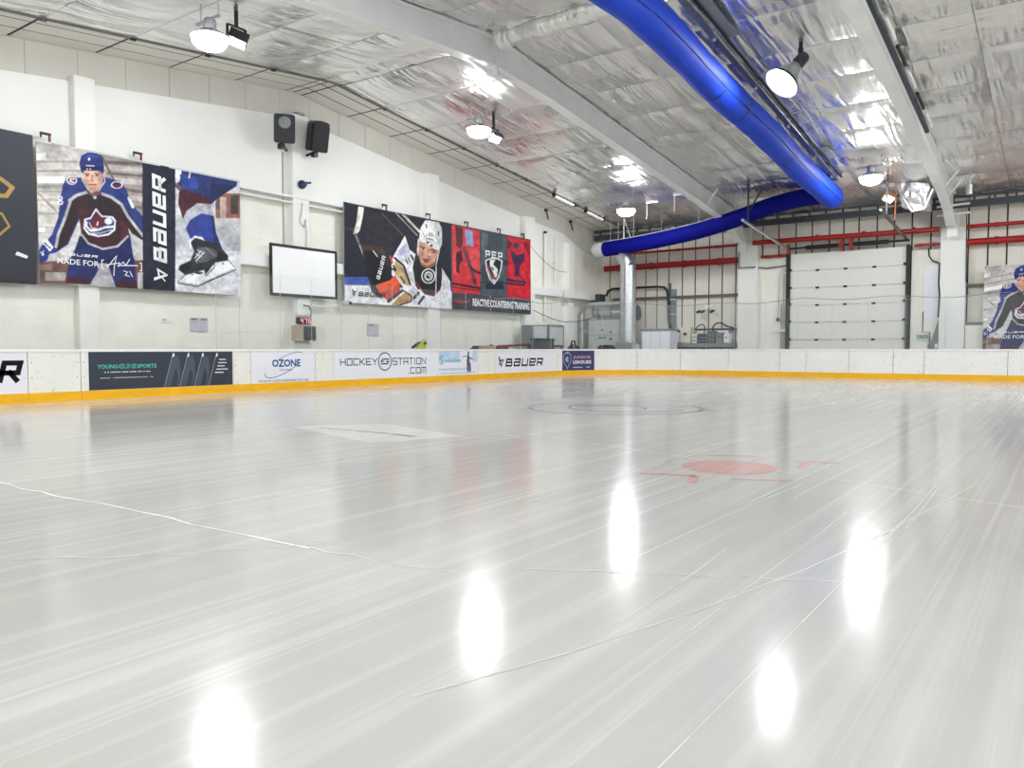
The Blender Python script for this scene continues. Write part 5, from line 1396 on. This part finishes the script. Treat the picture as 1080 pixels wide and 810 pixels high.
t = thing('plant_bench', 'low grey bench carrying the switch boxes along the far wall', 'bench', (-13.6, 34.3, FZ))
obj('top', MB().bevbox(-15.1, -12.25, 33.95, 34.6, 1.16, 1.34, 0.01), M_GREYMID, t)
for x in (-15.0, -13.7, -12.4): obj('leg', MB().box(x-0.04, x+0.04, 34.1, 34.5, FZ, 1.17), M_GREYMID, t)
obj('shade_strip', MB().box(-15.0, -12.35, 34.0, 34.05, 1.1, 1.16), M_DARK, t)  # solid dark strip painted as the shade under the bench top
t = thing('wall_channel', 'dark horizontal channel with white edge behind the switch boxes', 'channel', (-13.2, 34.6, 1.9))
obj('channel', MB().box(-14.2, -12.3, 34.55, 34.7, 1.93, 2.02), M_STEELD, t)
obj('white_edge', MB().box(-14.2, -12.6, 34.5, 34.6, 1.8, 1.92), M_STEELW, t)
def switch_box(name, x0, x1, z0, z1, m, label, extra):
    t = thing(name, label, 'box', ((x0+x1)/2, 34.3, z0), 'boxes on the grey plant bench')
    obj('case', MB().bevbox(x0, x1, 34.1, 34.45, z0, z1, 0.02), m, t)
    extra(t, (x0+x1)/2, (z0+z1)/2, x1-x0, z1-z0)
def knob(mm):
    def f(t, x, z, w, h): obj('switch', MB().box(x-w*.14, x+w*.14, 34.05, 34.12, z, z+h*.16), mm, t); obj('cover_edge', MB().box(x-w*.46, x+w*.46, 34.09, 34.11, z-h*.47, z-h*.44), M_GREYJOINT, t)
    return f
def bands(mm):
    def f(t, x, z, w, h):
        for k_ in (-.25, .1): obj('band', MB().box(x-w*.42, x+w*.42, 34.07, 34.12, z+h*k_, z+h*k_+0.04), mm, t)
    return f
switch_box('switch_box', -14.75, -14.25, 1.34, 2.08, M_CREAMBOX, 'tall cream switch box with black square switch', knob(M_BLACK))
switch_box('switch_box', -15.15, -14.8, 1.34, 1.82, M_STEELW, 'white box at the left end of the grey bench', knob(M_GREYMID))
switch_box('switch_box', -14.2, -13.95, 1.34, 1.78, M_CREAMBOX, 'narrow pale box between the cream and the dark box', bands(M_GREYMID))
switch_box('motor_box', -13.88, -13.5, 1.34, 1.72, M_STEELD, 'dark slate motor box on the grey bench', bands(M_GREYMID))
switch_box('motor_box', -13.45, -13.08, 1.34, 1.9, M_GREEN, 'green-grey motor box with a black cable on top', bands(M_GREYMID))
switch_box('switch_box', -13.04, -12.72, 1.34, 1.82, M_GREYMID, 'grey switch box with a red dot', knob(M_RED))
switch_box('switch_box', -12.68, -12.42, 1.34, 1.78, M_COOLWHITE, 'small pale switch box at the right end of the bench', knob(M_GREYJOINT))
cable('box_cable', 'black cable arching from the green-grey box to the right', [(-13.25, 34.3, 1.88), (-13.25, 34.32, 2.1), (-13.1, 34.36, 2.25), (-12.9, 34.4, 2.27), (-12.7, 34.45, 2.12), (-12.4, 34.55, 2.03)], 0.035, M_CABLE)
cable('box_cable', 'black cable arching over the dark slate box', [(-14.15, 34.5, 2.02), (-14.0, 34.45, 2.15), (-13.8, 34.4, 2.22), (-13.65, 34.35, 2.1), (-13.68, 34.3, 1.7)], 0.025, M_CABLE)
cable('box_cable', 'thin black cable from the cream box down to the pale box', [(-14.2, 34.5, 2.05), (-14.08, 34.4, 1.9), (-14.1, 34.3, 1.76)], 0.018, M_CABLE)
t = thing('security_lights', 'twin small black spotlights on a white base against the far wall', 'light', (-13.65, 34.6, 2.95))
obj('base', MB().tube([(-13.65, 34.7, 3.0), (-13.65, 34.5, 3.0)], 0.09, 10), M_STEELW, t)
for x in (-13.95, -13.75, -13.3):
    obj('spot_head', MB().tube([(x, 34.5, 2.82), (x-0.1, 34.35, 2.76)], 0.06, 8), M_BLACK, t)
obj('bar', MB().bar((-14.0, 34.5, 2.85), (-13.25, 34.5, 2.85), 0.025, 0.025), M_GREYMID, t)

# fittings beside the shutter door
cable('wall_conduit', 'dark conduit across the white column left of the shutter door', [(-12.05, 34.2, 5.5), (-12.05, 34.2, 4.66), (-11.4, 34.22, 4.66), (-11.3, 34.4, 4.66), (-10.9, 34.42, 4.6), (-10.05, 34.42, 4.66)], 0.04, M_GREYMID)
t = thing('pull_cord', 'pink-grey pull cord pipe with dark handle beside the shutter door', 'cord', (-10.3, 34.4, 2.3))
obj('pipe', MB().tube([(-10.08, 34.4, 4.4), (-10.15, 34.4, 4.52), (-10.25, 34.4, 4.5), (-10.3, 34.4, 4.4), (-10.36, 34.4, 2.4)], 0.02, 6), M_LILAC, t)
obj('handle', MB().bevbox(-10.44, -10.3, 34.36, 34.44, 2.28, 2.42, 0.01), M_DKRED, t)
t = thing('door_operator_rod', 'grey upright rods with a cross handle left of the shutter door', 'rod', (-10.15, 34.4, FZ))
obj('rod', MB().tube([(-10.2, 34.38, FZ), (-10.2, 34.38, 3.0)], 0.025, 6).tube([(-10.12, 34.38, FZ), (-10.12, 34.38, 4.3)], 0.02, 6), M_GREYMID, t)
obj('cross_handle', MB().bevbox(-10.42, -10.02, 34.3, 34.38, 1.83, 1.92, 0.01), M_STEELW, t)
t = thing('exit_sign', 'small green exit sign with white running figure, right of the shutter door', 'sign', (-4.75, 34.44, 1.45))
obj('plate', MB().bevbox(-4.96, -4.54, 34.43, 34.46, 1.44, 1.68, 0.005), M_STEELW, t)
obj('green_field', MB().box(-4.94, -4.56, 34.422, 34.432, 1.49, 1.63), M_SIGNGREEN, t)
mb = MB(); fy = lambda u, v: (u, 34.418, v)
for P in ([(-4.91, 1.51), (-4.88, 1.555), (-4.86, 1.60)], [(-4.84, 1.51), (-4.87, 1.55)], [(-4.90, 1.585), (-4.84, 1.58)]): stroke_poly(mb, P, .016, fy)
mb.face([fy(-4.87, 1.605), fy(-4.85, 1.605), fy(-4.85, 1.625), fy(-4.87, 1.625)])
stroke_poly(mb, [(-4.79, 1.51), (-4.79, 1.61), (-4.73, 1.61), (-4.73, 1.51)], .014, fy)
stroke_poly(mb, [(-4.58, 1.56), (-4.68, 1.56)], .018, fy); stroke_poly(mb, [(-4.65, 1.60), (-4.69, 1.56), (-4.65, 1.52)], .016, fy)
obj('pictogram', mb, M_INKWHITE, t)
cable('wall_conduit', 'dark conduit dropping to the exit sign and turning right', [(-4.75, 34.44, 2.55), (-4.75, 34.44, 1.73), (-4.5, 34.44, 1.73), (-4.5, 34.44, 1.3)], 0.02, M_CABLE)
t = thing('socket_box', 'small grey socket boxes right of the exit sign', 'box', (-4.4, 34.4, 1.1))
for x in (-4.5, -4.36, -4.26): obj('case', MB().bevbox(x-0.05, x+0.05, 34.38, 34.46, 1.1, 1.28, 0.008), M_GREYMID if x < -4.3 else M_STEELW, t)
cable('hanging_cable', 'thick black cable curving to the right column', [(-4.6, 34.4, 5.0), (-4.58, 34.4, 4.7), (-4.45, 34.38, 4.5), (-4.28, 34.34, 4.42), (-4.2, 34.3, 4.4), (-4.21, 34.28, 3.6), (-4.17, 34.27, 3.2), (-4.2, 34.26, 2.3)], 0.03, M_CABLE)
tag(obj('corner_guard', MB().prism([(-4.55, 1.0), (-4.2, 1.0), (-4.2, 2.25)], 'y', 34.42, 34.46), M_GREYMID), 'grey triangular sheet leaning against the right column foot', 'sheet')
cable('hanging_cable', 'thin dark cable running down beside the right column', [(-3.33, 34.3, 6.2), (-3.31, 34.25, 5.6), (-3.29, 34.25, 3.6)], 0.02, M_CABLE)

# foil-wrapped heater and things hung near it
t = thing('unit_heater', 'angular foil-wrapped heater box hung under the foil ceiling', 'heater', (-4.75, 32.0, 6.0))
bm = bmesh.new()
co = [(-5.35,31.6,7.15),(-4.25,31.5,6.95),(-4.2,32.4,6.95),(-5.3,32.4,7.15),(-5.15,31.75,6.25),(-4.35,31.6,6.1),(-4.25,32.3,6.1),(-5.1,32.3,6.25)]
vs = [bm.verts.new(c_) for c_ in co]
for q in ((0,1,2,3),(7,6,5,4),(0,4,5,1),(1,5,6,2),(2,6,7,3),(3,7,4,0)): bm.faces.new([vs[i] for i in q])
bmesh.ops.subdivide_edges(bm, edges=bm.edges[:], cuts=5, use_grid_fill=True)
for v in bm.verts: v.co += Vector((mnoise.noise(v.co*3), mnoise.noise(v.co*3+Vector((7,0,0))), mnoise.noise(v.co*3+Vector((0,9,0)))))*0.09
obj('foil_wrap', MB().frombm(bm), M_FOIL, t, smooth=False)
obj('frame', MB().bar((-5.38, 31.62, 7.1), (-4.78, 31.55, 6.05), 0.09, 0.05).bar((-4.78, 31.55, 6.05), (-4.36, 31.55, 6.1), 0.05, 0.05).bar((-4.36, 31.5, 6.1), (-4.1, 31.45, 6.75), 0.05, 0.05), M_GALV, t)
for x in (-5.2, -4.4): obj('hanger', MB().tube([(x, 32, 6.9), (x, 32, roof(32))], 0.02, 6), M_GALV, t)
t = thing('hanging_can', 'small shiny can hanging right of the right rafter', 'can', (-3.0, 31.6, 6.2))
obj('can', MB().tube([(-3.0, 31.6, 6.45), (-3.0, 31.6, 6.78)], 0.11, 14), M_GALV, t)
obj('stem', MB().tube([(-3.0, 31.6, 6.78), (-3.0, 31.6, roof(31.6))], 0.03, 8), M_GALV, t)
cable('hanging_cable', 'copper-orange cable hanging beside the small floodlight', [(-5.3, 31.4, roof(31.4)), (-5.3, 31.4, 6.4), (-5.32, 31.4, 5.75)], 0.022, M_COPPER)

# ------------------------------------------------------------------ lamps
def high_bay(x, y, label, drop=0.75):
    zr = roof(y); z = zr - drop
    t = thing('high_bay_lamp', label, 'lamp', (x, y, zr), 'bright high-bay lamps')
    obj('cross_bar', MB().bar((x-0.45, y, z+0.34), (x+0.35, y, z+0.34), 0.05, 0.05), M_GALV, t)
    for d in (-0.3, 0.3): obj('drop_rod', MB().tube([(x+d, y, z+0.34), (x+d, y, zr)], 0.015, 6), M_GALV, t)
    obj('gear_housing', MB().lathe([(0, 0.36), (0.10, 0.36), (0.13, 0.30), (0.13, 0.16), (0.10, 0.12)], (x, y, z), 18), M_GALV, t)
    obj('reflector', MB().lathe([(0.10, 0.14), (0.20, 0.11), (0.33, 0.03), (0.365, -0.02)], (x, y, z), 24), M_GALV, t)
    obj('lamp_bowl', MB().lathe([(0.355, -0.01), (0.34, -0.12), (0.27, -0.21), (0.14, -0.26), (0.0, -0.27)], (x, y, z), 24), M_LAMP, t)
    return t
high_bay(-14.45, 9.65, 'bright high-bay lamp over the black end of the left wall, nearest of the wall-side row')
high_bay(-14.75, 18.95, 'bright high-bay lamp left of the rafter apex, middle of the wall-side row')
high_bay(-14.75, 28.6, 'bright high-bay lamp above the shade-darkened duct branch, farthest of the wall-side row')
high_bay(-5.5, 28.1, 'bright high-bay lamp near the end of the big blue duct')
for x, y in ((-5.5, 9.6), (3.2, 9.6), (3.2, 18.9), (3.2, 28.1), (10.5, 9.6), (10.5, 18.9), (10.5, 28.1), (-14.5, 1.0), (-5.5, 1.0), (3.2, 1.0), (10.5, 1.0)):  # unseen lamps, added to even out the light
    high_bay(x, y, 'lamp added outside the view, %s, %s' % ({-14.5: 'left wall row', -5.5: 'blue duct row', 3.2: 'third row from the left wall', 10.5: 'right wall row'}[x], {1.0: 'nearest the near wall', 9.6: 'second from near wall', 18.9: 'third from near wall', 28.1: 'nearest the far wall'}[y]))
# one wide dark-backed high-bay seen from the side
x, y = -5.6, 19.2; z = roof(y) - 0.85
t = thing('bell_lamp', 'tilted bell-shaped lamp with dark reflector right of the big blue duct', 'lamp', (x, y, roof(y)))
ax = Vector((-0.42, -0.50, -0.75)).normalized(); c0 = Vector((x, y, z))
obj('reflector', MB().lathe([(0.06, -0.30), (0.12, -0.28), (0.2, -0.14), (0.30, 0.10), (0.38, 0.24), (0.40, 0.26), (0.37, 0.25), (0.29, 0.10), (0.19, -0.13), (0.0, -0.2)], c0, 26, ax), M_GALV, t)
obj('dark_skirt', MB().lathe([(0.385, 0.235), (0.43, 0.33), (0.42, 0.34), (0.375, 0.25)], c0, 26, ax), M_DARK, t)
obj('lamp_bowl', MB().lathe([(0.0, 0.27), (0.14, 0.25), (0.24, 0.19), (0.29, 0.12)], c0, 22, ax), M_LAMP, t)
obj('gear_housing', MB().lathe([(0.0, -0.62), (0.13, -0.6), (0.15, -0.55), (0.15, -0.34), (0.08, -0.28)], c0, 16, ax), M_STEELD, t)
obj('bracket', MB().bar(c0 - ax*0.45, c0 - ax*0.45 + Vector((0.0, 0.0, 0.28)), 0.1, 0.1).bar(c0 - ax*0.45 + Vector((0.0, 0.0, 0.26)), (c0.x - ax.x*0.45, c0.y - ax.y*0.45, roof(c0.y - ax.y*0.45)), 0.08, 0.08), M_BLACK, t)
def flood(x, y, z, aim, label, m, lit):
    t = thing('floodlight', label, 'floodlight', (x, y, roof(y)), 'small floodlights under the foil')
    R = Vector((1, 0, 0)).rotation_difference(Vector(aim).normalized()).to_matrix().to_4x4()
    def pl(mb): mb.v = [tuple(Vector((x, y, z)) + R @ Vector(p)) for p in mb.v]; return mb
    obj('housing', pl(MB().bevbox(-0.16, 0.06, -0.19, 0.19, -0.15, 0.15, 0.04)), m, t)
    obj('visor', pl(MB().prism([(-0.2, 0.15), (0.2, 0.15), (0.2, 0.17), (-0.2, 0.17)], 'x', -0.1, 0.2)), m, t)
    obj('lens', pl(MB().box(0.06, 0.075, -0.16, 0.16, -0.12, 0.12)), lit, t)
    obj('yoke', MB().bar((x-0.05, y-0.22, z), (x-0.05, y-0.22, z+0.28), 0.03, 0.05).bar((x-0.05, y+0.22, z), (x-0.05, y+0.22, z+0.28), 0.03, 0.05).bar((x-0.05, y-0.22, z+0.28), (x-0.05, y+0.22, z+0.28), 0.05, 0.03), M_BLACK, t)
    obj('stem', MB().bar((x-0.05, y, z+0.28), (x-0.05, y, roof(y)), 0.06, 0.06), M_BLACK, t)
flood(-14.5, 10.35, 7.6, (0.35, -0.5, -0.8), 'small black floodlight beside the nearest wall-side lamp', M_BLACK, M_LAMP2)
flood(-14.7, 19.7, 7.62, (0.6, -0.3, -0.7), 'small floodlight beside the middle wall-side lamp', M_STEELD, M_LAMP2)
flood(-5.5, 31.2, 6.55, (0.2, -0.7, -0.6), 'small warm floodlight hanging above the shutter door track', M_COPPER, M_LAMP2)

# ------------------------------------------------------------------ things behind the left boards
t = thing('training_aid', 'yellow-green plastic training aid with black grip behind the boards', 'training aid', (-17.6, 19.4, FZ))
obj('leaning_blade', MB().prism([(18.95, FZ), (19.25, FZ), (19.55, 1.33), (19.3, 1.25)], 'x', -17.65, -17.55), M_HIVIS, t)
obj('upright', MB().prism([(19.5, FZ), (19.66, FZ), (19.76, 1.42), (19.56, 1.36)], 'x', -17.7, -17.62), M_HIVIS, t)
obj('grip', MB().tube([(-17.6, 19.05, 1.12), (-17.6, 19.3, 1.26), (-17.6, 19.7, 1.27)], 0.05, 8), M_BLACK, t)
t = thing('tan_crate', 'tan plastic crate with dark end just above the left boards', 'crate', (-17.6, 22.9, FZ))
obj('body', MB().bevbox(-17.8, -17.4, 22.45, 23.35, 0.75, 1.2, 0.02), M_CRATE, t)
obj('stand', MB().box(-17.75, -17.45, 22.55, 23.25, FZ, 0.76), M_GREYMID, t)
obj('dark_end', MB().prism([(22.2, 1.05), (22.45, 1.05), (22.45, 1.19)], 'x', -17.75, -17.5), M_DARK, t)
obj('post', MB().box(-17.7, -17.6, 23.36, 23.46, FZ, 1.24), M_DARK, t)
t = thing('goal_frame', 'dark red frame lying behind the boards below the red banner', 'frame', (-17.8, 25, FZ))
obj('long_bar', MB().tube([(-17.8, 24.0, 1.17), (-17.9, 26.3, 1.26)], 0.05, 8).tube([(-17.9, 26.3, 1.22), (-18.1, 29.2, 1.2)], 0.045, 8), M_DKRED, t)
obj('end_block', MB().bevbox(-17.9, -17.7, 24.0, 24.6, 1.02, 1.2, 0.02), M_DKRED, t)
for p in ((-17.8, 24.1), (-17.9, 26.3), (-18.1, 29.1)): obj('leg', MB().tube([(p[0], p[1], FZ), (p[0], p[1], 1.2)], 0.045, 8), M_DKRED, t)
obj('panel', MB().box(-18.0, -17.88, 26.3, 27.4, 0.7, 1.2), M_DKRED, t)
t = thing('storage_cabinet', 'grey metal cabinet against the wall below the red banner', 'cabinet', (-18.6, 27.9, FZ))
obj('body', MB().bevbox(-18.9, -18.3, 27.15, 28.25, FZ, 2.08, 0.02), M_GREYMID, t)
obj('door', MB().bevbox(-18.31, -18.28, 27.2, 28.2, 0.1, 2.03, 0.01), M_GREYBOX, t)
obj('handle', MB().box(-18.28, -18.25, 28.0, 28.05, 1.2, 1.4), M_DARK, t)
t = thing('storage_cabinet', 'pale cabinet with grey frame right of the grey metal cabinet', 'cabinet', (-18.6, 28.95, FZ))
obj('body', MB().bevbox(-18.9, -18.3, 28.35, 29.6, FZ, 2.12, 0.02), M_GREYBOX, t)
for a in ((28.35, 29.6, 2.06, 2.13), (28.35, 28.41, FZ, 2.1), (29.54, 29.6, FZ, 2.1)): obj('frame_bar', MB().box(-18.31, -18.27, *a), M_GREYMID, t)
t = thing('equipment_case', 'dark slate case standing in front of the grey cabinet', 'case', (-17.35, 26.4, FZ))
obj('case', MB().bevbox(-17.5, -17.2, 25.8, 27.1, 0.95, 1.48, 0.03), M_STEELD, t)
obj('lid', MB().bevbox(-17.52, -17.18, 25.78, 27.12, 1.42, 1.5, 0.02), M_BLACK, t)
obj('trolley', MB().box(-17.47, -17.23, 25.9, 27.0, FZ, 0.96), M_GREYMID, t)
t = thing('black_bag', 'black kit bag with raised handle near the far corner', 'bag', (-17.9, 29.9, FZ))
bm = bmesh.new(); bmesh.ops.create_icosphere(bm, subdivisions=3, radius=1)
for v in bm.verts:
    n_ = 1 + 0.18*mnoise.noise(v.co*2.5); v.co = Vector((-17.95 + v.co.x*0.3*n_, 29.9 + v.co.y*0.62*n_, 0.62 + v.co.z*0.66*n_))
mb = MB().frombm(bm); mb.smooth = True; obj('body', mb, M_BLACK, t)
obj('handle', MB().tube([(-17.9, 29.55, 1.2), (-17.9, 29.65, 1.42), (-17.9, 29.85, 1.44), (-17.9, 29.95, 1.2)], 0.04, 8), M_BLACK, t)
t = thing('floor_machine', 'low black machine peeking above the boards by the grey cabinet', 'machine', (-17.0, 31.4, FZ))
obj('body', MB().bevbox(-17.7, -17.0, 31.5, 32.1, FZ, 1.22, 0.06), M_BLACK, t)
obj('top', MB().bevbox(-17.6, -17.1, 31.55, 32.0, 1.2, 1.26, 0.02), M_DARK, t)
